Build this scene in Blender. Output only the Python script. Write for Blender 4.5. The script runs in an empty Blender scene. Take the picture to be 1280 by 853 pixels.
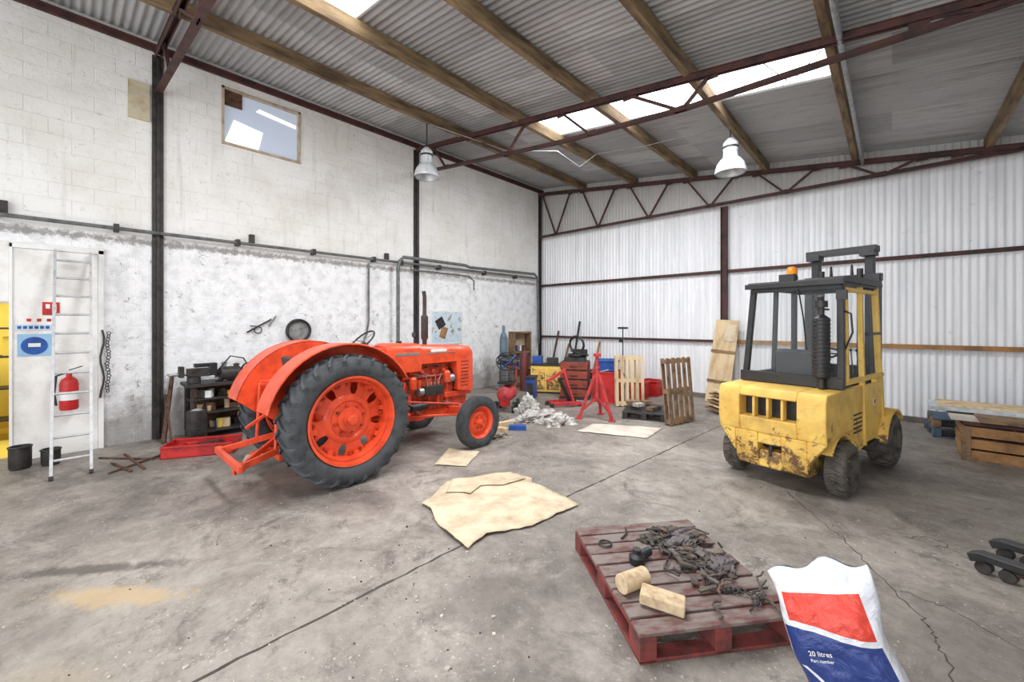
import bpy, bmesh, math, random
from mathutils import Vector, Matrix, noise, Euler
random.seed(7)
R=math.radians
scene=bpy.context.scene
def lin(c):
    def f(v):
        v/=255.0
        return v/12.92 if v<=.04045 else ((v+.055)/1.055)**2.4
    return (f(c[0]),f(c[1]),f(c[2]),1)
# ---------------------------------------------------------------- materials
def newmat(name):
    m=bpy.data.materials.new(name); m.use_nodes=True
    nt=m.node_tree; b=nt.nodes['Principled BSDF']
    return m,nt,b
def coord(nt):
    return nt.nodes.new('ShaderNodeTexCoord').outputs['Object']
def noisen(nt,vec,scale,detail=5,rough=.6,dist=0):
    n=nt.nodes.new('ShaderNodeTexNoise'); nt.links.new(vec,n.inputs['Vector'])
    n.inputs['Scale'].default_value=scale; n.inputs['Detail'].default_value=detail
    n.inputs['Roughness'].default_value=rough; n.inputs['Distortion'].default_value=dist
    return n.outputs['Fac']
def ramp(nt,fac,stops):
    r=nt.nodes.new('ShaderNodeValToRGB'); nt.links.new(fac,r.inputs['Fac'])
    e=r.color_ramp.elements
    while len(e)<len(stops): e.new(.5)
    for i,(p,c) in enumerate(stops):
        e[i].position=p; e[i].color=c if len(c)==4 else (*c,1)
    return r.outputs['Color']
def bw(a): return (a,a,a,1)
def mix(nt,fac,a,b,mode='MIX'):
    m=nt.nodes.new('ShaderNodeMix'); m.data_type='RGBA'; m.blend_type=mode
    for s,v in ((m.inputs[0],fac),(m.inputs[6],a),(m.inputs[7],b)):
        if hasattr(v,'links'): nt.links.new(v,s)
        else: s.default_value=v
    return m.outputs[2]
def math_(nt,op,a,b=0.0,c=None):
    m=nt.nodes.new('ShaderNodeMath'); m.operation=op
    for i,v in enumerate((a,b,c)):
        if v is None: continue
        if hasattr(v,'links'): nt.links.new(v,m.inputs[i])
        else: m.inputs[i].default_value=v
    return m.outputs[0]
def bump(nt,b,h,strength=.3,dist=.02):
    n=nt.nodes.new('ShaderNodeBump'); nt.links.new(h,n.inputs['Height'])
    n.inputs['Strength'].default_value=strength; n.inputs['Distance'].default_value=dist
    nt.links.new(n.outputs[0],b.inputs['Normal'])
def pm(name,c1,c2=None,rough=.6,metal=0,scale=6,lo=.45,hi=.65,bs=.15,coat=0,stretch=None):
    m,nt,b=newmat(name)
    v=coord(nt)
    if stretch:
        mp=nt.nodes.new('ShaderNodeMapping'); nt.links.new(v,mp.inputs[0]); mp.inputs['Scale'].default_value=stretch; v=mp.outputs[0]
    n=noisen(nt,v,scale,5,.65)
    if c2 is None: c2=tuple(x*.8 for x in c1)
    nt.links.new(ramp(nt,n,[(lo,lin(c1)),(hi,lin(c2))]),b.inputs['Base Color'])
    b.inputs['Roughness'].default_value=rough; b.inputs['Metallic'].default_value=metal
    if coat: b.inputs['Coat Weight'].default_value=coat
    if bs>=.1: bump(nt,b,noisen(nt,v,scale*6,3),bs,.01)
    return m
ORANGE=pm('tractor_orange',(232,82,44),(196,62,32),.42,0,4,bs=.0,coat=.2)
ORANGE2=pm('engine_orange',(200,68,38),(96,46,34),.5,0,12,bs=.1)
RUBBER=pm('rubber',(70,73,77),(48,50,52),.75,0,8,bs=.2)
RUBBER2=pm('rubber_dusty',(98,92,85),(58,56,54),.85,0,8,bs=.2)
YEL=pm('forklift_yellow',(242,202,98),(206,160,74),.5,0,6,.5,.75,.0)
BLACK=pm('black_paint',(42,42,44),(30,30,32),.45,0,8,bs=.0)
DARK=pm('dark_steel',(64,60,58),(40,37,36),.55,.3,10)
STEEL=pm('galvanised_steel',(160,162,162),(130,130,128),.4,.6,10)
ALU=pm('aluminium',(208,210,212),(184,186,188),.4,.4,12,bs=0)
RUSTRED=pm('truss_red_oxide',(80,48,43),(48,34,32),.7,0,5)
RUST=pm('rusty_iron',(110,78,60),(62,48,42),.85,.2,14,bs=.4)
WOOD=pm('purlin_timber',(150,126,92),(80,66,52),.85,0,3,.36,.66,.2,stretch=(3,.5,3))
WOODL=pm('light_wood',(218,194,156),(180,150,112),.8,0,5,bs=.2,stretch=(1,1,.3))
WOODB=pm('brown_wood',(146,116,86),(98,78,60),.85,0,6,bs=.3)
WOODO=pm('orange_timber',(174,128,82),(134,98,64),.8,0,4,bs=.2)
PALL=pm('pallet_red_wood',(134,60,56),(84,54,50),.85,0,7,.42,.64,.3)
PALLT=pm('pallet_weathered',(132,120,114),(104,68,64),.9,0,4,.44,.64,.4,stretch=(1,3,1))
BLUEP=pm('blue_paint_wood',(78,98,118),(66,66,70),.8,0,5)
CARD=pm('cardboard',(214,198,170),(172,150,122),.9,0,4,.42,.72,.15)
CARD2=pm('board_pale',(216,208,194),(184,176,162),.9,0,3,.4,.7,.1)
WHITE=pm('white_paint',(234,234,232),(218,218,214),.6,0,3,bs=0)
LAMPW=pm('lamp_enamel',(206,209,212),(180,183,186),.3,0,3,bs=0,coat=.3)
RED=pm('red_paint',(200,40,38),(156,32,30),.5,0,6,bs=0)
REDJ=pm('jack_red',(200,62,64),(146,50,52),.55,0,9,bs=.1)
BLUE=pm('blue_plastic',(34,84,165),(28,68,140),.4,0,5,bs=0)
YELLOWW=pm('yellow_room_paint',(232,208,90),(220,190,80),.7,0,2,bs=0)
PLASTIC=pm('white_plastic_sheet',(206,203,198),(140,134,128),.5,0,8,.38,.62,.2)
GREYB=pm('grey_bag',(150,150,148),(110,108,106),.7,0,7,bs=.2)
PIPE=pm('grey_pipe',(112,114,114),(82,84,84),.5,.2,8)
SEAT=pm('seat_vinyl',(58,58,62),(46,46,48),.6,0,8)
AMBER=pm('amber_lens',(250,150,40),(240,130,24),.2,0,5,bs=0)
LOGW=pm('log_wood',(210,188,154),(172,142,108),.85,0,10,bs=.3)
def emis(name,c,s):
    m,nt,b=newmat(name); b.inputs['Base Color'].default_value=lin(c)
    n=noisen(nt,coord(nt),2,3)
    nt.links.new(ramp(nt,n,[(.3,lin(c)),(.8,lin(tuple(x*.94 for x in c)))]),b.inputs['Emission Color'])
    b.inputs['Emission Strength'].default_value=s; return m
SKYL=emis('translucent_skylight',(250,252,255),5.0)
def glassm(name,tint,op):
    m,nt,b=newmat(name)
    t=nt.nodes.new('ShaderNodeBsdfTransparent'); t.inputs[0].default_value=lin(tint)
    mx=nt.nodes.new('ShaderNodeMixShader'); mx.inputs[0].default_value=op
    b.inputs['Base Color'].default_value=lin((200,208,212)); b.inputs['Roughness'].default_value=.15
    nt.links.new(t.outputs[0],mx.inputs[1]); nt.links.new(b.outputs[0],mx.inputs[2])
    nt.links.new(mx.outputs[0],nt.nodes['Material Output'].inputs[0]); return m
GLASS=glassm('cab_glass',(252,253,253),.08)
def worn():
    m,nt,b=newmat('worn_yellow'); v=coord(nt)
    base=ramp(nt,noisen(nt,v,4,5),[(.38,lin((244,204,104))),(.72,lin((218,170,82)))])
    g=noisen(nt,v,9,7,.78,.6)
    sep=nt.nodes.new('ShaderNodeSeparateXYZ'); nt.links.new(v,sep.inputs[0])
    low=math_(nt,'MULTIPLY',math_(nt,'SUBTRACT',.78,sep.outputs[2]),.22)
    f=ramp(nt,math_(nt,'ADD',g,low),[(.58,bw(0)),(.64,bw(1))])
    d=ramp(nt,noisen(nt,v,2.6,6,.75),[(.48,bw(0)),(.72,bw(.6))])
    c=mix(nt,d,base,lin((172,138,86)))
    nt.links.new(mix(nt,f,c,lin((116,86,58))),b.inputs['Base Color'])
    b.inputs['Roughness'].default_value=.6; return m
YELW=worn()
def floormat():
    m,nt,b=newmat('concrete_floor'); v=coord(nt)
    sep=nt.nodes.new('ShaderNodeSeparateXYZ'); nt.links.new(v,sep.inputs[0])
    base=ramp(nt,noisen(nt,v,.6,6,.68,.5),[(.34,lin((108,101,95))),(.5,lin((140,132,124))),(.64,lin((166,158,149)))])
    fine=ramp(nt,noisen(nt,v,5,8,.82),[(.34,bw(.66)),(.5,bw(.97)),(.66,bw(1.16))])
    c=mix(nt,1.0,base,fine,'MULTIPLY')
    stn=noisen(nt,v,1.5,9,.82,.8)
    st=ramp(nt,stn,[(.54,bw(0)),(.60,bw(1))])
    c=mix(nt,math_(nt,'MULTIPLY',st,.45),c,lin((78,71,66)))
    st2=ramp(nt,stn,[(.38,bw(1)),(.45,bw(0))])
    c=mix(nt,math_(nt,'MULTIPLY',st2,.35),c,lin((182,175,166)))
    ol=ramp(nt,noisen(nt,v,.9,7,.8,1.4),[(.58,bw(0)),(.66,bw(.6))])
    c=mix(nt,ol,c,lin((72,66,62)))
    sp=ramp(nt,noisen(nt,v,38,3,.6),[(.62,bw(0)),(.68,bw(1))])
    spm=ramp(nt,noisen(nt,v,1.5,5,.65),[(.44,bw(0)),(.6,bw(1))])
    c=mix(nt,math_(nt,'MULTIPLY',math_(nt,'MULTIPLY',sp,spm),.8),c,lin((208,203,196)))
    nz=math_(nt,'SUBTRACT',noisen(nt,v,5,8,.85,.3),.5)
    def patch(c,x,y,sx,sy,rot,col,amt,k=2.6):
        mp=nt.nodes.new('ShaderNodeMapping'); mp.vector_type='TEXTURE'
        nt.links.new(v,mp.inputs[0]); mp.inputs['Location'].default_value=(x,y,0); mp.inputs['Rotation'].default_value=(0,0,rot); mp.inputs['Scale'].default_value=(sx,sy,1)
        ln=nt.nodes.new('ShaderNodeVectorMath'); ln.operation='LENGTH'; nt.links.new(mp.outputs[0],ln.inputs[0])
        f=math_(nt,'ADD',ln.outputs['Value'],math_(nt,'MULTIPLY',nz,k))
        fr=ramp(nt,f,[(.5,bw(1)),(1.0,bw(0))])
        return mix(nt,math_(nt,'MULTIPLY',fr,amt),c,lin(col))
    c=patch(c,-3.85,.2,.55,.13,.75,(186,162,126),.8)
    c=patch(c,-3.1,-.1,.4,.25,.5,(176,164,144),.5)
    c=patch(c,-4.4,.1,.8,.08,.9,(66,59,54),.7)
    c=patch(c,-1.9,.8,.5,.2,.4,(190,181,164),.6)
    c=patch(c,-2.5,.3,.5,.15,.6,(184,174,156),.5)
    c=patch(c,-1.3,1.3,.9,.5,.9,(80,73,68),.45)
    c=patch(c,-2.0,1.9,.6,.4,.9,(88,80,74),.4)
    c=patch(c,-6.6,2.6,.5,.8,.3,(84,76,70),.6)
    c=patch(c,-5.6,3.4,.7,.9,.0,(90,84,78),.5)
    c=patch(c,-7.2,.6,.7,.9,.0,(90,84,78),.5)
    c=patch(c,.3,3.3,.6,1.0,.3,(96,88,82),.4)
    nt.links.new(c,b.inputs['Base Color'])
    nt.links.new(ramp(nt,stn,[(.35,bw(.75)),(.65,bw(.5))]),b.inputs['Roughness'])
    bump(nt,b,noisen(nt,v,22,6,.7),.25,.02); return m
FLOOR=floormat()
def wallmat():
    m,nt,b=newmat('painted_blockwork'); v=coord(nt)
    sep=nt.nodes.new('ShaderNodeSeparateXYZ'); nt.links.new(v,sep.inputs[0])
    cb=nt.nodes.new('ShaderNodeCombineXYZ'); nt.links.new(sep.outputs[1],cb.inputs[0]); nt.links.new(sep.outputs[2],cb.inputs[1])
    br=nt.nodes.new('ShaderNodeTexBrick'); nt.links.new(cb.outputs[0],br.inputs['Vector'])
    br.inputs['Scale'].default_value=1; br.inputs['Brick Width'].default_value=.45; br.inputs['Row Height'].default_value=.225
    br.inputs['Mortar Size'].default_value=.009; br.inputs['Mortar Smooth'].default_value=.8
    mr=nt.nodes.new('ShaderNodeMapRange'); nt.links.new(sep.outputs[2],mr.inputs[0]); mr.inputs[1].default_value=3.25; mr.inputs[2].default_value=3.1
    lowm=mr.outputs[0]
    n1=noisen(nt,v,1.0,6,.65,.4); n11=noisen(nt,v,13,7,.8)
    up=ramp(nt,n1,[(.35,lin((232,229,222))),(.6,lin((245,244,241)))])
    mo=math_(nt,'MULTIPLY',br.outputs['Fac'],ramp(nt,noisen(nt,v,1.8,4),[(.4,bw(.02)),(.65,bw(.3))]))
    up=mix(nt,mo,up,lin((180,175,166)))
    up=mix(nt,ramp(nt,n11,[(.58,bw(0)),(.66,bw(.5))]),up,lin((168,158,144)))
    # rain streaks running down the blockwork
    mp=nt.nodes.new('ShaderNodeMapping'); nt.links.new(v,mp.inputs[0]); mp.inputs['Scale'].default_value=(1,6,.5)
    up=mix(nt,ramp(nt,noisen(nt,mp.outputs[0],1.2,6,.7),[(.56,bw(0)),(.72,bw(.35))]),up,lin((178,172,160)))
    lo=ramp(nt,noisen(nt,v,5,5,.6),[(.35,lin((226,227,228))),(.55,lin((248,248,249)))])
    chip=ramp(nt,noisen(nt,v,7,8,.88,.4),[(.575,bw(0)),(.605,bw(.9))])
    chipm=ramp(nt,noisen(nt,v,.9,4,.6),[(.40,bw(.25)),(.58,bw(1))])
    lo=mix(nt,math_(nt,'MULTIPLY',chip,chipm),lo,lin((128,124,120)))
    mg=nt.nodes.new('ShaderNodeMapRange'); nt.links.new(math_(nt,'ADD',sep.outputs[2],math_(nt,'MULTIPLY',noisen(nt,v,3.5,7,.8),-1.7)),mg.inputs[0]); mg.inputs[1].default_value=.05; mg.inputs[2].default_value=-.55
    lo=mix(nt,math_(nt,'MULTIPLY',mg.outputs[0],.7),lo,lin((120,113,106)))
    band=math_(nt,'ABSOLUTE',math_(nt,'SUBTRACT',sep.outputs[2],3.12))
    mb=nt.nodes.new('ShaderNodeMapRange'); nt.links.new(math_(nt,'ADD',band,math_(nt,'MULTIPLY',noisen(nt,v,9,8,.85),-.38)),mb.inputs[0]); mb.inputs[1].default_value=-.12; mb.inputs[2].default_value=-.17
    c=mix(nt,lowm,up,lo)
    c=mix(nt,math_(nt,'MULTIPLY',mb.outputs[0],.75),c,lin((112,104,96)))
    nt.links.new(c,b.inputs['Base Color']); b.inputs['Roughness'].default_value=.75
    h=math_(nt,'ADD',math_(nt,'MULTIPLY',br.outputs['Fac'],-.3),n11)
    h=math_(nt,'ADD',h,math_(nt,'MULTIPLY',math_(nt,'MULTIPLY',noisen(nt,v,8,6,.7),lowm),2.2))
    bump(nt,b,h,.5,.03); return m
BLOCK=wallmat()
def cladmat():
    m,nt,b=newmat('white_corrugated_cladding'); v=coord(nt)
    sep=nt.nodes.new('ShaderNodeSeparateXYZ'); nt.links.new(v,sep.inputs[0])
    mp=nt.nodes.new('ShaderNodeMapping'); nt.links.new(v,mp.inputs[0]); mp.inputs['Scale'].default_value=(4,1,.25)
    c=ramp(nt,noisen(nt,mp.outputs[0],2,5),[(.35,lin((228,230,233))),(.6,lin((246,247,250)))])
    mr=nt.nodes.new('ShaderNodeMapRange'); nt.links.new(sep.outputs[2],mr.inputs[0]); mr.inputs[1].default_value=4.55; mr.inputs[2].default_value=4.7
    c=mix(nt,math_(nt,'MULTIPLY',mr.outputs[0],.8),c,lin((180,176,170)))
    g=ramp(nt,noisen(nt,v,6,7,.78),[(.63,bw(0)),(.7,bw(.5))])
    c=mix(nt,g,c,lin((170,156,146)))
    nt.links.new(c,b.inputs['Base Color']); b.inputs['Roughness'].default_value=.5; return m
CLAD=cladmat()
def roofmat():
    m,nt,b=newmat('roof_sheeting'); v=coord(nt)
    sep=nt.nodes.new('ShaderNodeSeparateXYZ'); nt.links.new(v,sep.inputs[0])
    cb=nt.nodes.new('ShaderNodeCombineXYZ')
    nt.links.new(math_(nt,'FLOOR',math_(nt,'DIVIDE',sep.outputs[0],3.08)),cb.inputs[0])
    nt.links.new(math_(nt,'FLOOR',math_(nt,'DIVIDE',sep.outputs[1],.8)),cb.inputs[1])
    wn=nt.nodes.new('ShaderNodeTexWhiteNoise'); nt.links.new(cb.outputs[0],wn.inputs[0])
    base=ramp(nt,wn.outputs['Value'],[(0,lin((150,150,150))),(.5,lin((166,166,166))),(1,lin((184,184,184)))])
    mp=nt.nodes.new('ShaderNodeMapping'); nt.links.new(v,mp.inputs[0]); mp.inputs['Scale'].default_value=(.4,3,1)
    st=ramp(nt,noisen(nt,mp.outputs[0],2,7,.7),[(.5,bw(0)),(.7,bw(.6))])
    c=mix(nt,st,base,lin((112,105,99)))
    nt.links.new(c,b.inputs['Base Color']); b.inputs['Roughness'].default_value=.6; return m
ROOF=roofmat()

# ---------------------------------------------------------------- mesh builder
class B:
    def __init__(s): s.v=[]; s.f=[]; s.m=[]; s.mats=[]
    def mi(s,m):
        if m not in s.mats: s.mats.append(m)
        return s.mats.index(m)
    def add(s,vs,fs,mat):
        o=len(s.v); k=s.mi(mat)
        for p in vs: s.v.append(Vector(p))
        for f in fs: s.f.append([i+o for i in f]); s.m.append(k)
    def box(s,c,d,mat,rot=(0,0,0),taper=1.0):
        M=Matrix.Translation(c)@Euler([R(a) for a in rot]).to_matrix().to_4x4()
        vs=[]
        for z in (-1,1):
            t=taper if z>0 else 1
            for x,y in ((-1,-1),(1,-1),(1,1),(-1,1)): vs.append(M@Vector((x*d[0]/2*t,y*d[1]/2*t,z*d[2]/2)))
        s.add(vs,[(3,2,1,0),(4,5,6,7),(0,1,5,4),(1,2,6,5),(2,3,7,6),(3,0,4,7)],mat)
    def b2(s,a,b,mat):
        s.box([(a[i]+b[i])/2 for i in range(3)],[abs(b[i]-a[i]) for i in range(3)],mat)
    def frame(s,d):
        d=Vector(d).normalized(); u=Vector((0,0,1)) if abs(d.z)<.95 else Vector((1,0,0))
        x=d.cross(u).normalized(); y=x.cross(d).normalized(); return x,y
    def beam(s,p0,p1,w,h,mat):
        p0=Vector(p0);p1=Vector(p1); x,y=s.frame(p1-p0); vs=[]
        for p in (p0,p1):
            for a,b in ((-1,-1),(1,-1),(1,1),(-1,1)): vs.append(p+x*a*w/2+y*b*h/2)
        s.add(vs,[(3,2,1,0),(4,5,6,7),(0,1,5,4),(1,2,6,5),(2,3,7,6),(3,0,4,7)],mat)
    def cyl(s,p0,p1,r0,mat,r1=None,n=24):
        if r1 is None: r1=r0
        s.tube([p0,p1],[r0,r1],mat,n)
    def tube(s,pts,r,mat,n=10,closed=False):
        pts=[Vector(p) for p in pts]; k=len(pts)
        if not hasattr(r,'__len__'): r=[r]*k
        vs=[]; px=None
        for i,p in enumerate(pts):
            if closed: d=pts[(i+1)%k]-pts[i-1]
            else: d=pts[min(i+1,k-1)]-pts[max(i-1,0)]
            if d.length<1e-9: d=Vector((0,0,1))
            d.normalize()
            if px is None: x,y=s.frame(d)
            else: x=(px-d*px.dot(d)).normalized()
            px=x; y=d.cross(x)
            for j in range(n):
                a=2*math.pi*j/n; vs.append(p+(x*math.cos(a)+y*math.sin(a))*r[i])
        fs=[]
        for i in range(k if closed else k-1):
            i2=(i+1)%k
            for j in range(n):
                j2=(j+1)%n; fs.append((i*n+j,i*n+j2,i2*n+j2,i2*n+j))
        if not closed: fs.append(tuple(range(n))[::-1]); fs.append(tuple((k-1)*n+j for j in range(n)))
        s.add(vs,fs,mat)
    def lathe(s,prof,c,axis,mat,n=48,closed=False):
        c=Vector(c); ax=Vector(axis).normalized(); x,y=s.frame(ax); vs=[];k=len(prof)
        for (r,h) in prof:
            for j in range(n):
                a=2*math.pi*j/n; vs.append(c+ax*h+(x*math.cos(a)+y*math.sin(a))*max(r,1e-4))
        fs=[]
        for i in range(k if closed else k-1):
            i2=(i+1)%k
            for j in range(n):
                j2=(j+1)%n; fs.append((i*n+j,i*n+j2,i2*n+j2,i2*n+j))
        s.add(vs,fs,mat)
    def torus(s,c,axis,Rr,r,mat,n=40,m=10):
        c=Vector(c); x,y=s.frame(axis)
        s.tube([c+(x*math.cos(2*math.pi*i/n)+y*math.sin(2*math.pi*i/n))*Rr for i in range(n)],r,mat,m,True)
    def prism(s,ax,pts,a,b,mat):
        def P(p,t):
            return {'x':(t,p[0],p[1]),'y':(p[0],t,p[1]),'z':(p[0],p[1],t)}[ax]
        n=len(pts); vs=[P(p,a) for p in pts]+[P(p,b) for p in pts]
        fs=[tuple(range(n))[::-1],tuple(range(n,2*n))]+[(i,(i+1)%n,n+(i+1)%n,n+i) for i in range(n)]
        s.add(vs,fs,mat)
    def arc(s,cy,cz,r0,r1,a0,a1,x0,x1,mat,n=24):
        vs=[];fs=[]
        for i in range(n+1):
            a=R(a0+(a1-a0)*i/n)
            for r,x in ((r0,x0),(r1,x0),(r1,x1),(r0,x1)): vs.append((x,cy+r*math.cos(a),cz+r*math.sin(a)))
        for i in range(n):
            for j in range(4): fs.append((i*4+j,i*4+(j+1)%4,i*4+4+(j+1)%4,i*4+4+j))
        fs+= [(0,1,2,3),(n*4+3,n*4+2,n*4+1,n*4)]
        s.add(vs,fs,mat)
    def done(s,name,parent=None,loc=(0,0,0),rot=(0,0,0),bevel=0,seg=2,ang=35,recalc=True):
        me=bpy.data.meshes.new(name); me.from_pydata([tuple(v) for v in s.v],[],s.f)
        for m in s.mats: me.materials.append(m)
        me.polygons.foreach_set('material_index',s.m)
        me.update()
        if recalc:
            bm=bmesh.new(); bm.from_mesh(me); bmesh.ops.recalc_face_normals(bm,faces=bm.faces); bm.to_mesh(me); bm.free()
        me.polygons.foreach_set('use_smooth',[True]*len(me.polygons))
        me.set_sharp_from_angle(angle=R(ang))
        o=bpy.data.objects.new(name,me); scene.collection.objects.link(o)
        o.location=loc; o.rotation_euler=[R(a) for a in rot]
        if parent: o.parent=parent
        if bevel:
            md=o.modifiers.new('bevel','BEVEL'); md.width=bevel; md.segments=seg; md.limit_method='ANGLE'; md.angle_limit=R(40)
        return o
def empty(name,loc,rot=(0,0,0)):
    e=bpy.data.objects.new(name,None); scene.collection.objects.link(e); e.location=loc; e.rotation_euler=[R(a) for a in rot]; e.empty_display_size=.2; return e

# ---------------------------------------------------------------- room
XL,YB,XR,YF=-8.6,10.72,5.6,-4.0
def zr(x): return 5.189-.135*x
b=B(); b.b2((XL-.3,YF,-.15),(XR,YB+.1,0),FLOOR); b.done('floor')
def skl(x,y): return (-5.4<x<-.6) and (1.75<y<2.55 or 6.3<y<7.12)
def corr_roof():
    pitch=.1; st=pitch/6; xs=[-8.7,-5.4,-3,-.6,XR]
    ys=[]; y=YF
    while y<YB+.1: ys.append(y); y+=st
    A=B();S=[B(),B()]
    for k in range(len(xs)-1):
        for i in range(len(ys)-1):
            xm=(xs[k]+xs[k+1])/2; ym=(ys[i]+ys[i+1])/2
            q=[(x,yy,zr(x)+.016*math.sin(2*math.pi*yy/pitch)) for x,yy in ((xs[k],ys[i]),(xs[k+1],ys[i]),(xs[k+1],ys[i+1]),(xs[k],ys[i+1]))]
            if skl(xm,ym): S[0 if ym<4 else 1].add(q,[(0,1,2,3)],SKYL)
            else: A.add(q,[(0,1,2,3)],ROOF)
    for bb,nm in ((A,'ceiling'),(S[0],'skylight_1'),(S[1],'skylight_2')):
        o=bb.done(nm,recalc=False,ang=80)
        bm=bmesh.new(); bm.from_mesh(o.data); bmesh.ops.remove_doubles(bm,verts=bm.verts,dist=1e-4); bmesh.ops.recalc_face_normals(bm,faces=bm.faces); bm.to_mesh(o.data); bm.free()
corr_roof()
b=B(); t=.3
x0,x1=XL-t,XL
WY0,WY1,WZ0,WZ1=1.78,3.08,5.0,6.02
DY0,DY1,DZ=-1.6,-.57,2.12
def wb(y0,y1,z0,z1): b.b2((x0,y0,z0),(x1,y1,z1),BLOCK)
wb(YF,DY0,0,6.34); wb(DY0,DY1,DZ,6.34); wb(DY1,WY0,0,6.34); wb(WY0,WY1,0,WZ0); wb(WY0,WY1,WZ1,6.34); wb(WY1,YB+.1,0,6.34)
b.done('wall_left')
def corr_wall(name,axis):
    pitch=.1; st=pitch/8; bb=B(); vs=[];fs=[]
    a,e=(XL,XR) if axis=='x' else (YF,YB)
    n=int((e-a)/st)
    for i in range(n+1):
        t=a+i*st; off=.012*math.sin(2*math.pi*t/pitch)
        for z in (.08,2.0,(zr(t) if axis=='x' else zr(XR))+.0):
            vs.append((t,YB+off,z) if axis=='x' else (XR+off,t,z))
        if i:
            o=(i-1)*3
            fs+= [(o,o+3,o+4,o+1),(o+1,o+4,o+5,o+2)]
    bb.add(vs,fs,CLAD); bb.done(name,ang=80)
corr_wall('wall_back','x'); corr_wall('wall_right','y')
b=B(); b.b2((XL,YB-.06,0),(XR,YB+.05,.1),pm('concrete_kerb',(120,112,104),(90,84,78),.9)); b.done('baseboard_back')
b=B(); b.b2((XL,YB-.1,3.05),(XR,YB-.02,3.12),RUSTRED); b.done('trim_1')
b=B(); b.b2((XL,YB-.1,1.38),(-3,YB-.02,1.44),RUSTRED); b.b2((-3,YB-.1,1.37),(XR,YB-.02,1.45),WOODO); b.done('trim_2')
b=B()
for dx in (-.06,.06): b.b2((-2.93+dx-.008,YB-.2,0),(-2.93+dx+.008,YB-.08,4.62),RUSTRED)
b.b2((-2.98,YB-.15,0),(-2.88,YB-.13,4.62),RUSTRED); b.done('steel_column')
for i,(y,h) in enumerate(((.93,6.1),(5.77,6.1),(10.6,6.1))):
    b=B(); b.b2((XL-.02,y-.07,0),(XL+.04,y+.07,h),DARK); b.b2((XL,y-.02,0),(XL+.07,y+.02,h),DARK)
    b.done('steel_column',bevel=.004)
b=B(); b.b2((XL-.01,.58,5.02),(XL+.04,.83,5.6),pm('beige_patch',(200,190,164),(176,160,130),.8)); b.done('wall_patch')
b=B(); b.b2((XL,YF,6.16),(XL+.06,YB,6.24),RUSTRED); b.b2((XL,YF,6.22),(XL+.1,YB,6.25),RUSTRED); b.done('eave_beam')
for x in (-6.86,-5.2,-3.62,-2.06,-.53,1.2,2.7,4.2):
    b=B(); z=zr(x)-.13; b.b2((x-.045,YF,z-.1),(x+.045,YB-.03,z+.1),WOOD); b.done('purlin',bevel=.006)
def tc(x): return zr(x)-.26
def truss(y,bot,webs):
    b=B()
    for dy in (-.035,.035):
        b.beam((XL+.05,y+dy,tc(XL)),(XR,y+dy,tc(XR)),.012,.08,RUSTRED)
    b.beam((XL+.05,y,tc(XL)+.04),(XR,y,tc(XR)+.04),.11,.012,RUSTRED)
    for p,q in zip(bot[:-1],bot[1:]):
        b.beam((p[0],y,p[1]),(q[0],y,q[1]),.09,.012,RUSTRED); b.beam((p[0],y,p[1]+.03),(q[0],y,q[1]+.03),.014,.06,RUSTRED)
    for p,q in webs: b.beam((p[0],y,p[1]),(q[0],y,q[1]),.045,.04,RUSTRED)
    for p,q in webs: b.box((p[0],y,p[1]-.03),(.16,.012,.1),RUSTRED); b.box((q[0],y,q[1]+.03),(.16,.012,.09),RUSTRED)
    b.done('roof_truss')
def bz(bot,x):
    for p,q in zip(bot[:-1],bot[1:]):
        if p[0]<=x<=q[0]: return p[1]+(q[1]-p[1])*(x-p[0])/(q[0]-p[0])
    return bot[-1][1]
bot=[(-8.5,5.5),(-7.4,5.36),(-4.2,4.97),(-2.1,4.8),(.8,4.74),(3,4.55)]
wx=[(-6.6,-5.5),(-5.0,-5.5),(-2.95,-2.15),(-1.75,-2.15),(-7.9,-7.4),(-4.2,-3.6),(.2,.7)]
w=[((t_,tc(t_)),(b_,bz(bot,b_))) for t_,b_ in wx]
truss(.93,bot,w); truss(5.77,bot,w)
bot2=[(-8.5,4.66),(2.2,4.66)]
w=[]
x=-8.4
while x<1.2:
    w.append(((x,tc(x)),(x+.55,4.66))); w.append(((x+1.1,tc(x+1.1)),(x+.55,4.66))); x+=1.54
truss(10.5,bot2,w)
b=B(); b.tube([(-.42,YF,zr(-.42)-.27),(-.42,YB-.1,zr(-.42)-.27)],.03,STEEL); b.done('conduit_ceiling')
b=B(); b.tube([(-6.8,4.9,5.85),(-5.9,6.2,5.45),(-5.2,7.0,5.5),(-4.9,7.4,5.2),(-4.6,7.6,5.45),(-3.6,7.7,5.35),(-2.1,7.8,5.3)],.008,STEEL,6)
b.tube([(-1.2,5.8,5.1),(-.9,5.9,4.75),(-.6,5.9,5.0)],.007,STEEL,6); b.done('hanging_cable')
b=B()
FRW=pm('window_frame',(196,182,160),(160,140,116),.7)
GL=emis('dirty_window_glass',(180,190,206),.45); GL2=emis('painted_reflection',(250,252,255),1.2)  # second material glows, painting a bright reflection onto the window glass
y0,y1,z0,z1=WY0,WY1,WZ0,WZ1
for a,c in (((XL-.1,y0,z0),(XL+.02,y0+.04,z1)),((XL-.1,y1-.04,z0),(XL+.02,y1,z1)),((XL-.1,y0,z0),(XL+.04,y1,z0+.04)),((XL-.1,y0,z1-.04),(XL+.02,y1,z1))):
    b.b2(a,c,FRW)
b.b2((XL-.08,y0,z0),(XL-.07,y1,z1),GL)
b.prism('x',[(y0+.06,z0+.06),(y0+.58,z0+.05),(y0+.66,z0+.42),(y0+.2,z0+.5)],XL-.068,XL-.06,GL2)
b.prism('x',[(y0+.55,z0+.78),(y1-.06,z0+.7),(y1-.06,z0+.76),(y0+.6,z0+.84)],XL-.068,XL-.06,GL2)
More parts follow.
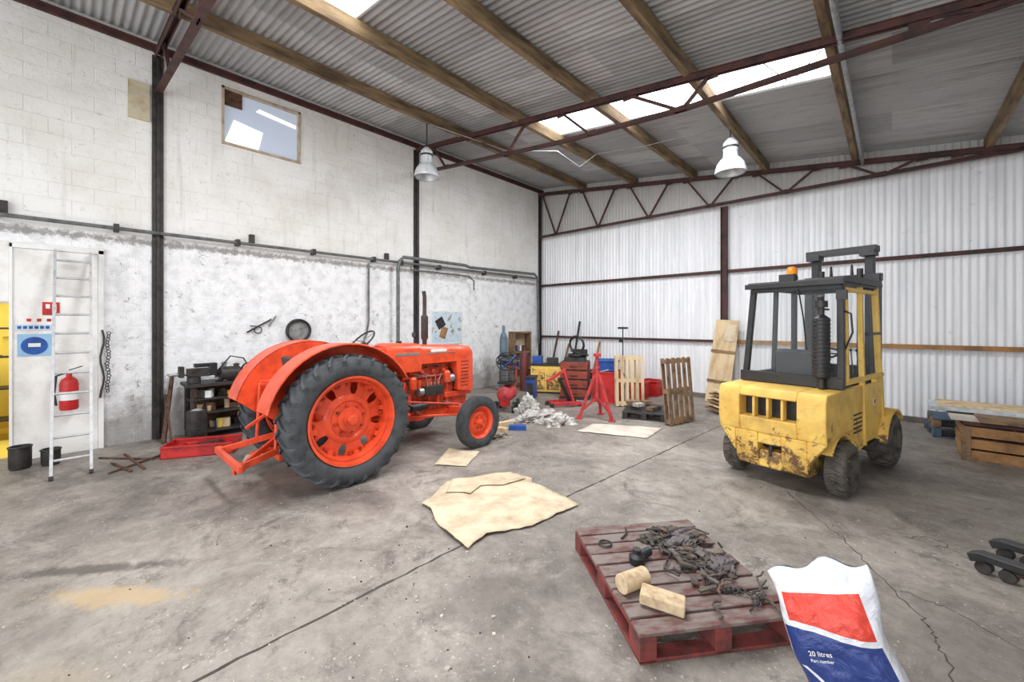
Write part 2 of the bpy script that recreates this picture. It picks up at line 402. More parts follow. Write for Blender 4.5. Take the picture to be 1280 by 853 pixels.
b.b2((XL-.06,y0+.04,z1-.3),(XL-.03,y0+.32,z1-.04),RUST)
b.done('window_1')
b=B(); DB=pm('white_boarding',(236,234,230),(214,210,204),.7,0,2.5,bs=0)
b.b2((XL,DY1+.02,.0),(XL+.03,.26,2.86),DB)
for a,c in (((XL,.26,0),(XL+.05,.32,2.92)),((XL,DY1,0),(XL+.05,DY1+.03,2.92)),((XL,DY1,2.86),(XL+.05,.32,2.94))): b.b2(a,c,WHITE)
b.b2((XL,-1.6,2.13),(XL+.03,DY1,2.94),DB)
b.b2((XL,DY0-.08,0),(XL+.04,DY0,2.94),WHITE)
b.done('door_1',bevel=.004)
b=B(); b.b2((-11.5,-3.2,0),(-11.4,1.2,2.8),YELLOWW); b.b2((-11.5,-3.2,2.7),(-8.9,1.2,2.8),WHITE); b.b2((-11.5,-3.3,0),(-8.9,-3.2,2.8),YELLOWW); b.b2((-11.5,1.2,0),(-8.9,1.3,2.8),YELLOWW); b.b2((-11.5,-3.2,-.1),(-8.9,1.2,0),YELLOWW)
b.done('wall_storeroom')
b=B()
for z in (.3,.8,1.3,1.75): b.b2((-10.6,-1.4,z),(-10.2,.4,z+.03),DARK)
for y in (-1.4,.37): b.b2((-10.6,y,0),(-10.2,y+.03,1.9),DARK)
for i in range(14): b.b2((-10.5,-1.35+.12*i,(.33,.83,1.33)[i%3]),(-10.3,-1.27+.12*i,(.33,.83,1.33)[i%3]+.2+.1*(i%2)),(BLUE,YELLOWW,RED,WHITE)[i%4])
b.done('storage_shelf')
b=B(); pts=[(XL+.12,YF,3.25),(XL+.12,2,3.27),(XL+.12,6,3.28),(XL+.12,10.4,3.3)]
b.tube(pts,.028,PIPE)
for y in (-.7,.45,2.0,3.3,4.6,5.3,6.4,8.0,9.3): b.b2((XL,y-.03,3.22),(XL+.15,y+.03,3.33),DARK)
for y in (-.62,2.23,4.95): b.b2((XL,y-.04,3.3),(XL+.08,y+.04,3.46),DARK)
b.done('conduit_wall')
b=B(); q=XL+.2
b.tube([(q,5.15,1.2),(q,5.15,3.15),(q,5.2,3.3),(q,5.3,3.4),(q,7.2,3.4),(q,7.35,3.36),(q,10.1,3.42),(q,10.25,3.3),(q,10.3,1.2)],.04,PIPE,12)
b.tube([(q,5.5,3.2),(q,5.5,3.12),(q,7.3,3.12),(q,7.5,3.0),(q,7.5,2.75)],.02,PIPE)
b.done('water_pipe')
b=B(); b.tube([(XL+.05,4.5,3.18),(XL+.05,4.5,1.9),(XL+.05,4.45,1.6),(XL+.07,4.3,1.3)],.022,PIPE); b.done('drop_pipe')
m,nt,bb=newmat('poster_print'); v=coord(nt)
nt.links.new(ramp(nt,noisen(nt,v,4,6,.7),[(.38,lin((120,130,110))),(.46,lin((215,222,228))),(.6,lin((186,212,230))),(.7,lin((220,180,120)))]),bb.inputs['Base Color']); POST=m
b=B(); b.b2((XL,6.2,1.3),(XL+.02,7.25,2.18),WHITE); b.b2((XL+.02,6.24,1.34),(XL+.023,7.21,2.14),POST); b.box((XL+.025,6.5,1.85),(.004,.26,.26),DARK,(30,0,0)); b.box((XL+.025,6.6,1.6),(.004,.2,.3),WOODO,(-20,0,0)); b.done('wall_poster')
b=B(); b.torus((XL+.08,3.02,1.7),(1,0,0),.21,.025,DARK); b.torus((XL+.12,3.02,1.7),(1,0,0),.21,.018,BLACK); b.lathe([(0,.02),(.19,.02),(.19,.05),(0,.05)],(XL,3.02,1.7),(1,0,0),GREYB); b.done('cable_reel')
b=B(); b.beam((XL+.05,2.15,1.68),(XL+.05,2.55,1.92),.025,.025,DARK); b.beam((XL+.06,2.5,1.78),(XL+.06,2.62,1.98),.025,.025,STEEL); b.torus((XL+.05,2.33,1.72),(1,0,0),.06,.01,DARK,16,6); b.beam((XL+.05,2.2,1.8),(XL+.05,2.35,1.78),.02,.02,DARK); b.done('wheel_puller')
b=B(); b.b2((XL+.031,-.28,1.96),(XL+.04,-.12,2.14),RED); b.b2((XL+.04,-.25,2.05),(XL+.043,-.21,2.11),WHITE); b.b2((XL+.04,-.19,2.0),(XL+.043,-.15,2.11),WHITE); b.done('fire_sign')
b=B(); b.b2((XL+.031,-.52,1.75),(XL+.04,-.2,1.83),pm('notice_pale',(200,212,222),(190,204,216),.5,bs=0))
for i in range(6): b.b2((XL+.04,-.5+i*.05,1.77),(XL+.042,-.465+i*.05,1.81),BLUE)
for i in range(3): b.b2((XL+.031,-.42+i*.09,1.87),(XL+.035,-.38+i*.09,1.91),RED)
b.done('notice_sign')
b=B(); b.b2((XL+.031,-.5,1.4),(XL+.04,-.2,1.7),pm('pale_blue_sign',(150,190,220),(140,180,210),.4,bs=0)); b.lathe([(0,0),(.12,0),(.12,.006),(0,.006)],(XL+.04,-.35,1.54),(1,0,0),BLUE); b.box((XL+.048,-.35,1.55),(.004,.11,.05),WHITE); b.done('safety_sign')
b=B(); c=(-8.42,-.03,.64)
b.lathe([(0,0),(.085,0),(.095,.02),(.095,.36),(.08,.42),(.03,.46),(.03,.5),(0,.5)],c,(0,0,1),RED,32)
b.b2((c[0]-.02,c[1]-.02,c[2]+.5),(c[0]+.02,c[1]+.1,c[2]+.53),BLACK); b.beam((c[0],c[1],c[2]+.55),(c[0],c[1]+.13,c[2]+.6),.03,.012,BLACK)
b.tube([(c[0],c[1]-.02,c[2]+.52),(c[0]+.02,c[1]-.12,c[2]+.48),(c[0]+.05,c[1]-.14,c[2]+.25),(c[0]+.06,c[1]-.12,c[2]+.08)],.014,BLACK)
b.lathe([(.0965,.14),(.0965,.26)],c,(0,0,1),WHITE,32)
b.b2((-8.565,c[1]-.03,c[2]+.1),(-8.5,c[1]+.03,c[2]+.45),BLACK)
b.done('fire_extinguisher')
b=B(); b.tube([(XL+.08,.3+.02*math.sin(i*1.1),1.75-i*.1) for i in range(11)],.012,DARK,8)
for i in range(20): b.torus((XL+.1,.36+.01*math.cos(i*.9),1.7-i*.045),(1,(i%2),.0),.022,.006,DARK,12,5)
b.done('hanging_chain')
b=B()
F0,F1=Vector((-7.2,-.17,0.01)),Vector((-7.2,.16,0.01)); T0,T1=Vector((-8.5,-.16,2.86)),Vector((-8.5,.18,2.86))
for p,q in ((F0,T0),(F1,T1)): b.beam(p,q,.028,.065,ALU); b.beam(p,p+(q-p)*.012,.04,.08,BLACK)
for i in range(11):
    f=.07+i*.088; b.cyl(F0.lerp(T0,f),F1.lerp(T1,f),.016,ALU,n=12)
b.done('ladder')
for (x,y,r,h) in ((-8.1,-.45,.1,.28),(-8.05,-.19,.09,.2)):
    b=B(); b.lathe([(0,0),(r*.85,0),(r,.03),(r,h),(r*.85,h),(r*.85,.05),(0,.05)],(x,y,0),(0,0,1),DARK,28); b.torus((x,y,h),(0,0,1),r*.98,.012,BLACK); b.done('metal_bucket')
b=B()
for (p,q) in (((-7.5,.35,.015),(-6.9,.5,.015)),((-7.9,.25,.015),(-7.3,.75,.015)),((-7.0,.3,.015),(-7.5,.9,.015)),((-7.9,.5,.012),(-6.9,.62,.012))): b.beam(p,q,.025,.015,RUST)
b.done('iron_bars')
b=B(); bx0,bx1,by0,by1=-8.5,-8.0,1.25,2.3
for x in (bx0+.03,bx1-.03):
    for y in (by0+.03,by1-.03): b.b2((x-.025,y-.025,0),(x+.025,y+.025,.84),DARK)
for z in (.1,.4,.62): b.b2((bx0,by0,z),(bx1,by1,z+.025),DARK)
b.b2((bx0-.02,by0-.05,.84),(bx1+.04,by1+.05,.89),DARK); b.b2((bx0,by0,0.1),(bx0+.02,by1,.84),RUST); b.b2((bx0,by1-.02,.1),(bx1,by1,.84),DARK)
b.done('workbench',bevel=.004)
b=B(); random.seed(3)
for i in range(34):
    zi=random.randrange(3); z=(.126,.426,.646)[zi]; y=by0+.1+.85*((i*.37)%1); x=random.uniform(bx0+.2,bx1-.08)
    h=random.uniform(.06,.16)
    mt=random.choice((DARK,STEEL,BLUE,WHITE,RUST,BLACK,WOODL,YELLOWW))
    if i%2: b.lathe([(0,0),(.04,0),(.045,h),(0,h)],(x,y,z),(0,0,1),mt,14)
    else: b.box((x,y,z+h/2),(.1,.09,h),mt,(0,0,random.uniform(0,90)))
b.done('shelf_tins',bevel=.004)
b=B()
for i in range(34):
    y=random.uniform(by0+.45,by1); x=random.uniform(bx0+.1,bx1-.05); h=random.uniform(.05,.24)
    mt=random.choice((DARK,BLACK,STEEL,RUST,GREYB,DARK))
    if i%3==0: b.cyl((x,y-.1,.895+h/2),(x,y+.1,.895+h/2),h/2,mt,n=14)
    elif i%3==1: b.lathe([(0,0),(.05,0),(.03,h),(.05,h*1.2),(0,h*1.3)],(x,y,.895),(0,0,1),mt,14)
    else: b.box((x,y,.91+h/2),(random.uniform(.08,.25),random.uniform(.06,.2),h),mt,(random.uniform(-8,8),0,random.uniform(0,90)))
b.tube([(-8.2,1.9,.95),(-8.1,2.0,1.15),(-8.15,2.2,1.2),(-8.0,2.3,1.0)],.015,BLACK,8)
b.tube([(-8.2,1.6,1.0),(-8.1,1.8,1.3),(-8.15,2.0,1.25),(-8.0,2.1,1.0)],.012,BLACK,8)
b.done('bench_tools',bevel=.005)
b=B(); vx,vy=-8.15,1.32
b.cyl((vx,vy,.89),(vx,vy,.99),.09,DARK); b.box((vx,vy+.06,1.06),(.14,.3,.13),DARK); b.box((vx,vy-.16,1.08),(.17,.06,.17),DARK); b.cyl((vx,vy-.32,1.04),(vx,vy+.2,1.04),.025,STEEL); b.cyl((vx-.13,vy-.31,1.04),(vx+.13,vy-.31,1.04),.01,STEEL); b.box((vx,vy+.1,1.17),(.1,.2,.06),BLACK); b.box((vx,vy+.25,1.1),(.12,.1,.2),BLACK)
b.done('bench_vice',bevel=.008)
b=B(); b.lathe([(0,0),(.12,0),(.13,.02),(.13,.5),(.1,.52),(.1,.47),(0,.46)],(-7.8,1.3,0),(0,0,1),DARK,24); b.lathe([(0,.54),(.05,.53),(.1,.5),(.1,.46)],(-7.8,1.3,0),(0,0,1),GREYB,20); b.torus((-7.8,1.3,.25),(0,0,1),.131,.008,BLACK); b.done('oil_drum')
b=B(); b.beam((-8.15,.95,.02),(-8.53,1.1,1.0),.05,.05,RUST); b.beam((-7.95,1.02,.02),(-8.5,1.02,.7),.03,.03,RUST); b.done('iron_bar_leaning')
b=B(); L,W,H=.85,.42,.17
b.b2((-L/2,-W/2,0),(L/2,W/2,.02),RED)
for sx in (-1,1): b.b2((sx*L/2-.015*sx,-W/2,0),(sx*L/2,W/2,H),RED)
for sy in (-1,1): b.b2((-L/2,sy*W/2-.015*sy,0),(L/2,sy*W/2,H),RED); b.b2((-L/2,sy*W/2-.03,H-.02),(L/2,sy*W/2+.03,H),RED)
b.b2((-L/2-.06,-.06,.1),(-L/2,.06,.12),RED)
for i in range(10): b.box((random.uniform(-.3,.3),random.uniform(-.1,.1),.08),(.14,.06,.11),random.choice((DARK,RUST,RED)),(0,0,random.uniform(0,180)))
b.done('tool_tray',loc=(-7.22,1.28,0),rot=(0,0,62),bevel=.004)

# ---------------------------------------------------------------- tractor
def tyre(b,cx,cz_y,cz,Rr,Rrim,w,mat,lugs=0,lugh=.03,ribs=False):
    c=(cx,cz_y,cz); h=w/2; Rt=Rr-(lugh if lugs else 0)
    prof=[(Rrim-.01,-h*.62),(Rrim+.02,-h*.78),(Rrim+(Rt-Rrim)*.25,-h*.95),(Rrim+(Rt-Rrim)*.5,-h*1.02),(Rrim+(Rt-Rrim)*.75,-h*.98),(Rt-.02*Rr/.74,-h*.86),(Rt-.008,-h*.6),(Rt,-h*.2)]
    prof=prof+[(r,-x) for r,x in prof[::-1]]
    b.lathe(prof,c,(1,0,0),mat,64)
    if lugs:
        for s in (-1,1):
            for i in range(lugs):
                a0=2*math.pi*(i+(.5 if s>0 else 0))/lugs; vs=[]
                tw=.55*2*math.pi/lugs*.42*Rr
                for (x,da,rt,rb) in ((-.02*s,0,Rr,Rt-.02),(.45*h*s,.08,Rr-.002,Rt-.02),(.82*h*s,.15,Rr-.016,Rt-.05),(1.0*h*s,.18,Rr-.05,Rr-.10),(1.01*h*s,.19,Rr-.10,Rr-.11)):
                    a=a0+da
                    for rr,sg in ((rb,-1),(rt,-1),(rt,1),(rb,1)):
                        ww=tw*(1.15 if rr==rb else .85)/rr
                        aa=a+sg*ww*.5
                        vs.append((c[0]+x,c[1]+rr*math.cos(aa),c[2]+rr*math.sin(aa)))
                fs=[(0,1,2,3)]
                for k in range(4):
                    for j in range(4): fs.append((k*4+j,k*4+(j+1)%4,k*4+4+(j+1)%4,k*4+4+j))
                fs.append((16,19,18,17)); b.add(vs,fs,mat)
    if ribs:
        for x in (-.6,-.2,.2,.6): b.lathe([(Rt-.02,x*h-.016),(Rr+.008,x*h-.012),(Rr+.008,x*h+.012),(Rt-.02,x*h+.016)],c,(1,0,0),mat,56)
tr=empty('tractor',(-5.33,2.18,0))
for s,nm in ((1,'rear_wheel_right'),(-1,'rear_wheel_left')):
    b=B(); cx=.71*s
    tyre(b,0,0,.74,.75,.49,.36,RUBBER,26,.028)
    c=(0,0,.74); f=s
    b.torus((.176*f,0,.74),(1,0,0),.60,.006,RUBBER,64,6)
    b.lathe([(.495,-.14*f),(.505,-.155*f),(.49,-.16*f),(.47,-.13*f),(.44,-.06*f),(.44,.05*f),(.465,.1*f),(.48,.15*f),(.51,.158*f),(.505,.14*f)],c,(1,0,0),ORANGE,64)
    b.lathe([(.44,-.06*f),(.44,.05*f),(.46,.1*f),(.445,.1*f),(.425,.05*f),(.425,-.06*f)],c,(1,0,0),ORANGE,64)
    b.lathe([(0,.14*f),(.05,.14*f),(.06,.13*f),(.065,.09*f),(.085,.085*f),(.09,.065*f),(.14,.055*f),(.15,.03*f),(.2,.015*f),(.215,.03*f),(.25,.03*f),(.29,.0),(.29,-.015*f),(.0,-.015*f)],c,(1,0,0),ORANGE,56)
    for i in range(8):
        a0=math.pi*2*i/8+.2; vs=[]
        for (rr,dx,wd) in ((.265,.01*f,.33),(.35,.0,.26),(.432,-.01*f,.30)):
            for sg in (-1,1):
                for th in (0,-.014*f): vs.append((c[0]+dx+th,rr*math.cos(a0+sg*wd),c[2]+rr*math.sin(a0+sg*wd)))
        fs=[(0,2,3,1)]
        for k in range(2):
            o=k*4; fs+=[(o,o+4,o+6,o+2),(o+1,o+3,o+7,o+5),(o,o+1,o+5,o+4),(o+2,o+6,o+7,o+3)]
        fs.append((8,9,11,10)); b.add(vs,fs,ORANGE)
        for sg in (-.16,.16):
            p=Vector((0,.395*math.cos(a0+sg),.74+.395*math.sin(a0+sg))); b.cyl(p+Vector((-.01*f,0,0)),p+Vector((.025*f,0,0)),.016,ORANGE2,n=8)
        p=Vector((.03*f,.41*math.cos(a0),.74+.41*math.sin(a0))); b.beam(p-Vector((.03*f,0,0)),p+Vector((.02*f,0,0)),.06,.05,ORANGE)
        p=Vector((0,.17*math.cos(a0),.74+.17*math.sin(a0))); b.cyl(p,p+Vector((.055*f,0,0)),.018,ORANGE2,n=6)
    b.done(nm,tr,loc=(cx,0,0),ang=40)
for s,nm in ((1,'front_wheel_right'),(-1,'front_wheel_left')):
    b=B(); tyre(b,0,0,.37,.375,.225,.17,RUBBER,0,0,True); c=(0,0,.37); f=s
    b.lathe([(.23,-.06*f),(.24,-.07*f),(.225,-.07*f),(.2,-.03*f),(.2,.03*f),(.225,.065*f),(.24,.07*f),(.235,.06*f)],c,(1,0,0),ORANGE,48)
    b.lathe([(0,.09*f),(.035,.09*f),(.045,.05*f),(.05,.03*f),(.1,.02*f),(.13,.035*f),(.18,.0),(.2,.0),(.2,-.02*f),(0,-.02*f)],c,(1,0,0),ORANGE,40)
    for i in range(6):
        a=math.pi*i/3; p=Vector((.02*f,.085*math.cos(a),.37+.085*math.sin(a))); b.cyl(p,p+Vector((.025*f,0,0)),.012,ORANGE2,n=6)
    b.done(nm,tr,loc=(.79*s,1.96,0),ang=40)
b=B()
b.prism('x',[(-.38,.5),(-.42,.62),(-.42,.95),(-.3,1.08),(.25,1.1),(.55,1.0),(1.1,.98),(1.1,.5),(.5,.46),(.1,.42)],-.19,.19,ORANGE)
b.lathe([(.0,-.62),(.1,-.62),(.1,-.5),(.12,-.45),(.17,-.2),(.17,.2),(.12,.45),(.1,.5),(.1,.62),(0,.62)],(0,0,.74),(1,0,0),ORANGE,32)
b.box((0,-.15,1.12),(.34,.4,.12),ORANGE); b.cyl((-.3,-.3,1.1),(.3,-.3,1.1),.035,ORANGE2)
for x in (-.24,.24): b.box((x,.75,.62),(.1,.3,.12),ORANGE2)
b.done('transmission',tr,bevel=.012)
b=B()
b.b2((-.16,1.05,.52),(.16,1.98,1.02),ORANGE2); b.b2((-.13,1.12,1.02),(.13,1.92,1.22),ORANGE2)
b.b2((-.14,1.1,.4),(.14,1.9,.54),ORANGE)
for i in range(5): b.b2((.16,1.15+i*.17,.56),(.175,1.2+i*.17,1.0),ORANGE)
b.box((.22,1.55,.83),(.11,.34,.14),DARK); b.cyl((.23,1.36,.83),(.23,1.28,.83),.06,STEEL)
for i in range(4): b.cyl((.22,1.45+i*.07,.9),(.22,1.45+i*.07,.95),.013,STEEL,n=8); b.tube([(.22,1.45+i*.07,.95),(.2,1.44+i*.09,1.05),(.13,1.2+i*.2,1.1)],.006,STEEL,6)
for i in range(4): b.cyl((.1,1.2+i*.2,1.12),(.17,1.2+i*.2,1.12),.03,ORANGE,n=12); b.cyl((.12,1.28+i*.2,1.18),(.16,1.28+i*.2,1.18),.016,DARK,n=8)
b.lathe([(0,0),(.05,0),(.055,.03),(.055,.15),(.03,.18),(0,.18)],(.22,1.82,.93),(0,0,1),ORANGE,20)
b.lathe([(0,0),(.05,0),(.055,.03),(.055,.15),(.03,.18),(0,.18)],(.22,1.2,.88),(0,0,1),ORANGE,20)
b.cyl((.24,1.15,.62),(.24,1.42,.62),.06,BLACK)
b.cyl((.2,1.95,.98),(.2,1.78,.98),.065,STEEL)
b.cyl((0,1.99,.95),(0,2.03,.95),.19,DARK); b.cyl((0,1.97,.62),(0,2.0,.62),.1,DARK)
b.tube([(.14,1.3,.7),(.22,1.5,.62),(.2,1.8,.58),(.12,1.95,.6)],.015,DARK)
b.tube([(.12,1.1,1.1),(.2,1.15,.95),(.22,1.1,.75),(.18,.9,.7)],.012,DARK,8); b.tube([(.18,.85,1.05),(.27,1.0,.8),(.26,1.3,.5)],.01,STEEL,8)
b.tube([(-.16,1.2,1.1),(-.22,1.5,1.12),(-.16,1.8,1.1)],.035,RUST)
b.cyl((.18,1.05,1.04),(.18,1.9,1.04),.018,ORANGE2)
b.done('engine',tr,bevel=.006)
b=B()
def bonnet_sec(y,w,zt,zb,r=.09):
    pts=[(-w,zb)]
    for i in range(7):
        a=math.pi-i*math.pi/12; pts.append((-w+r+r*math.cos(a),zt-r+r*math.sin(a)))
    pts.append((0,zt+.012))
    for i in range(7):
        a=math.pi/2-i*math.pi/12; pts.append((w-r+r*math.cos(a),zt-r+r*math.sin(a)))
    pts.append((w,zb)); return [(x,y,z) for x,z in pts]
secs=[bonnet_sec(.78,.22,1.52,1.16),bonnet_sec(.84,.255,1.55,1.14),bonnet_sec(1.32,.255,1.54,1.14),bonnet_sec(1.34,.24,1.52,1.24),bonnet_sec(2.0,.235,1.49,1.24),bonnet_sec(2.02,.245,1.49,.78),bonnet_sec(2.3,.245,1.47,.74),bonnet_sec(2.36,.215,1.43,.76)]
n=len(secs[0]); vs=sum(secs,[]); fs=[]
for k in range(len(secs)-1):
    for j in range(n): fs.append((k*n+j,k*n+(j+1)%n,(k+1)*n+(j+1)%n,(k+1)*n+j))
fs.append(tuple(range(n))); fs.append(tuple((len(secs)-1)*n+j for j in range(n))[::-1]); b.add(vs,fs,ORANGE)
b.b2((-.18,2.355,.8),(.18,2.368,1.34),BLACK)
for i in range(9): b.b2((-.17+i*.04,2.36,.8),(-.155+i*.04,2.378,1.34),ORANGE)
for s in (-1,1):
    for i in range(8): b.b2((s*.244,2.08,.84+i*.055),(s*.249,2.24,.852+i*.055),DARK)
    b.b2((s*.256,.9,1.38),(s*.26,1.28,1.42),STEEL)
    b.b2((s*.236,1.42,1.385),(s*.242,1.98,1.40),STEEL); b.b2((s*.236,1.5,1.41),(s*.241,1.8,1.45),WHITE)
b.cyl((0,1.1,1.55),(0,1.1,1.585),.04,BLACK); b.cyl((0,2.2,1.48),(0,2.2,1.51),.035,STEEL)
b.done('bonnet',tr,bevel=.004)
b=B(); EX=pm('exhaust_black',(52,46,44),(78,58,48),.7,0,9)
b.tube([(.02,1.54,1.45),(.02,1.54,1.58),(.02,1.54,1.62),(.02,1.54,1.95),(.02,1.54,1.98),(.02,1.54,2.26),(.03,1.52,2.34)],[.035,.035,.055,.055,.03,.03,.03],EX,16); b.tube([(-.1,1.45,1.5),(-.1,1.45,1.62),(-.1,1.45,1.64),(-.1,1.45,1.7)],[.02,.02,.05,.05],BLACK,14)
b.done('exhaust_stack',tr)
b=B()
b.b2((-.12,1.75,.42),(.12,2.3,.72),ORANGE); b.b2((-.2,1.8,.68),(.2,2.34,.76),ORANGE)
b.prism('y',[(-.66,.5),(-.66,.58),(-.15,.52),(.15,.52),(.66,.58),(.66,.5),(.15,.4),(-.15,.4)],1.91,2.01,ORANGE)
for s in (-1,1):
    b.cyl((s*.64,1.96,.33),(s*.64,1.96,.64),.035,ORANGE); b.cyl((s*.62,1.96,.37),(s*.78,1.96,.37),.03,ORANGE); b.beam((s*.64,1.96,.62),(s*.6,1.78,.62),.03,.03,ORANGE2)
    b.beam((s*.62,1.92,.47),(s*.12,1.2,.47),.04,.03,ORANGE)
b.cyl((-.6,1.78,.62),(.6,1.78,.62),.013,STEEL); b.cyl((.3,.75,.78),(.56,1.8,.63),.014,ORANGE2,n=10)
b.done('front_axle',tr,bevel=.006)
b=B()
for s in (-1,1):
    xi,xo=.40*s,.74*s
    b.arc(0,.74,.86,.872,28,168,xi,xo,ORANGE,36)
    pts=[(.865*math.cos(R(a)),.74+.865*math.sin(R(a))) for a in range(28,169,7)]
    pts+=[(-.6,.72),(-.3,.85),(.25,.85),(.6,.78)]
    b.prism('x',pts,xi,xi+.012*s,ORANGE)
    b.tube([(xo,.867*math.cos(R(a)),.74+.867*math.sin(R(a))) for a in range(28,169,7)],.012,ORANGE,8)
    b.b2((.2*s,.2,.58),(.5*s,.98,.6),ORANGE); b.b2((.41*s,.3,.6),(.43*s,.85,.95),ORANGE)
b.done('fenders',tr)
b=B()
b.b2((-.19,.66,1.1),(.19,.8,1.5),ORANGE); b.b2((-.15,.65,1.3),(.15,.66,1.46),BLACK)
b.tube([(0,.76,1.4),(0,.55,1.58)],.02,BLACK); ax=Vector((0,-.3,.32)).normalized(); sc=Vector((0,.53,1.6))
b.torus(sc,ax,.2,.013,BLACK,36,8)
x_,y_=b.frame(ax)
for a in (0,2.1,4.2): b.tube([sc,sc+(x_*math.cos(a)+y_*math.sin(a))*.2],.008,STEEL,6)
b.tube([(.1,.6,1.0),(.13,.45,1.3)],.01,BLACK); b.lathe([(0,-.02),(.02,0),(0,.02)],(.13,.45,1.31),(0,0,1),BLACK,12)
b.tube([(.26,-.15,1.0),(.26,.1,1.35)],.012,BLACK)
b.tube([(0,-.3,1.1),(0,-.2,1.2)],.03,BLACK)
b.prism('x',[(-.38,1.2),(-.42,1.42),(-.38,1.44),(-.33,1.25),(-.02,1.22),(.03,1.2),(.0,1.17),(-.3,1.17)],-.22,.22,SEAT)
b.done('controls_and_seat',tr,bevel=.006)
b=B()
for s in (-1,1):
    b.beam((s*.22,-.15,.52),(s*.42,-1.0,.36),.03,.07,ORANGE)
    b.beam((s*.3,-.3,1.1),(s*.32,-.62,1.12),.04,.06,ORANGE); b.cyl((s*.32,-.62,1.12),(s*.34,-.65,.44),.018,ORANGE,n=10)
    b.cyl((s*.38,-1.0,.36),(s*.46,-1.0,.36),.045,ORANGE)
    b.beam((s*.3,-.1,.5),(s*.3,-.55,.33),.03,.05,ORANGE)
b.beam((-.5,-1.02,.36),(.5,-1.02,.36),.045,.07,ORANGE); b.beam((-.3,-.58,.33),(.3,-.58,.33),.05,.06,ORANGE)
b.beam((0,-.1,.38),(0,-.8,.36),.08,.03,ORANGE); b.beam((0,-.35,.98),(0,-.85,.66),.035,.035,ORANGE)
b.beam((-.1,-.45,.5),(.35,-1.05,.3),.03,.06,ORANGE); b.b2((-.15,-.52,.45),(.15,-.4,.95),ORANGE2)
b.done('rear_linkage',tr,bevel=.005)

# ---------------------------------------------------------------- forklift
fk=empty('forklift',(-.90,5.72,0),(0,0,-12))
def flw(nm,x,y,r,w):
    b=B(); s=1 if x>0 else -1
    tyre(b,0,0,r,r,r*.55,w,RUBBER2,20,.02)
    b.lathe([(r*.57,-.4*w),(r*.6,.36*w*s),(r*.54,.4*w*s),(r*.5,.2*w*s),(r*.3,.12*w*s),(r*.28,.3*w*s),(.0,.32*w*s)],(0,0,r),(1,0,0),RUBBER2,32)
    b.lathe([(r*.3,.121*w*s),(r*.46,.19*w*s)],(0,0,r),(1,0,0),YELW,28)
    b.lathe([(r*.56,-.3*w*s),(0,-.3*w*s)],(0,0,r),(1,0,0),DARK,24)
    for i in range(6): a=i*math.pi/3; p=Vector((.13*w*s,r*.4*math.cos(a),r+r*.4*math.sin(a))); b.cyl(p,p+Vector((.03*s,0,0)),.014,DARK,n=6)
    b.done(nm,fk,loc=(x,y,0))
flw('rear_wheel_left',-.54,0,.29,.19); flw('rear_wheel_right',.52,0,.29,.19)
flw('front_wheel_left',-.5,1.62,.34,.24); flw('front_wheel_right',.5,1.62,.34,.24)
b=B()
gx0,gx1,gz0,gz1=-.30,.28,.79,1.02
side=[(-.49,.62),(-.52,.75),(-.52,1.04),(-.48,1.12),(.3,1.14),(.3,.66),(-.05,.66)]
b.prism('x',side,-.54,gx0,YELW); b.prism('x',side,gx1,.54,YELW)
b.prism('x',[(-.52,gz1),(-.52,1.04),(-.48,1.12),(.3,1.14),(.3,gz1)],gx0,gx1,YELW)
b.prism('x',[(-.49,.62),(-.52,gz0),(.3,gz0),(.3,.62)],gx0,gx1,YELW)
for x in (-.155,-.01,.135): b.b2((x-.014,-.50,gz0),(x+.014,-.4,gz1),YELW)
b.b2((gx0,-.36,gz0),(gx1,-.3,gz1),BLACK)
low=[(-.40,.22),(-.46,.30),(-.49,.62),(.3,.62),(.3,.22)]
b.prism('x',low,-.36,-.12,YELW); b.prism('x',low,.12,.36,YELW)
b.b2((-.12,-.475,.5),(.12,.3,.62),YELW); b.b2((-.12,-.44,.23),(.12,.3,.42),YELW); b.b2((-.12,-.3,.42),(.12,-.2,.5),BLACK)
b.cyl((0,-.43,.36),(0,-.43,.64),.02,DARK)
for s in (-1,1):
    b.prism('y',[(.36*s,.36),(.54*s,.62),(.54*s,.70),(.36*s,.70)],-.485,-.36,YELW)
    b.arc(0,.3,.33,.37,20,150,.36*s,.53*s,YELW,20)
b.done('counterweight',fk,bevel=.022,seg=3)
b=B()
b.b2((-.34,.2,.25),(.34,1.5,.6),BLACK)
b.b2((-.44,.25,.6),(.44,.75,1.08),YEL)
for s in (-1,1):
    xo=.52*s; xi=.47*s
    b.prism('x',[(.3,.45),(.3,1.12),(.72,1.12),(.72,.40),(.42,.36)],xi,xo,YELW)
    b.prism('x',[(.72,.36),(.72,.42),(1.2,.42),(1.2,.36)],.36*s,.55*s,BLACK)
    b.arc(1.62,.34,.38,.41,40,175,.38*s,.62*s,YELW,18)
    b.prism('x',[(1.22,.4),(1.2,1.15),(1.5,1.15),(1.55,.75),(1.35,.7),(1.24,.5)],xi,xo,YEL)
    for i in range(5): b.b2((xo-.002*s,.36,.6+i*.05),(xo+.006*s,.64,.62+i*.05),DARK)
b.b2((-.5,1.45,.45),(.5,1.5,1.15),YEL)
b.b2((-.5,-.02,1.12),(.52,.3,1.16),BLACK)
b.done('body',fk,bevel=.01)
b=B()
def post(p,q,w=.055,m=BLACK): b.beam(p,q,w,w,m)
zb,zt=1.14,2.3
xL,xR=-.46,.52; tL,tR=-.41,.48
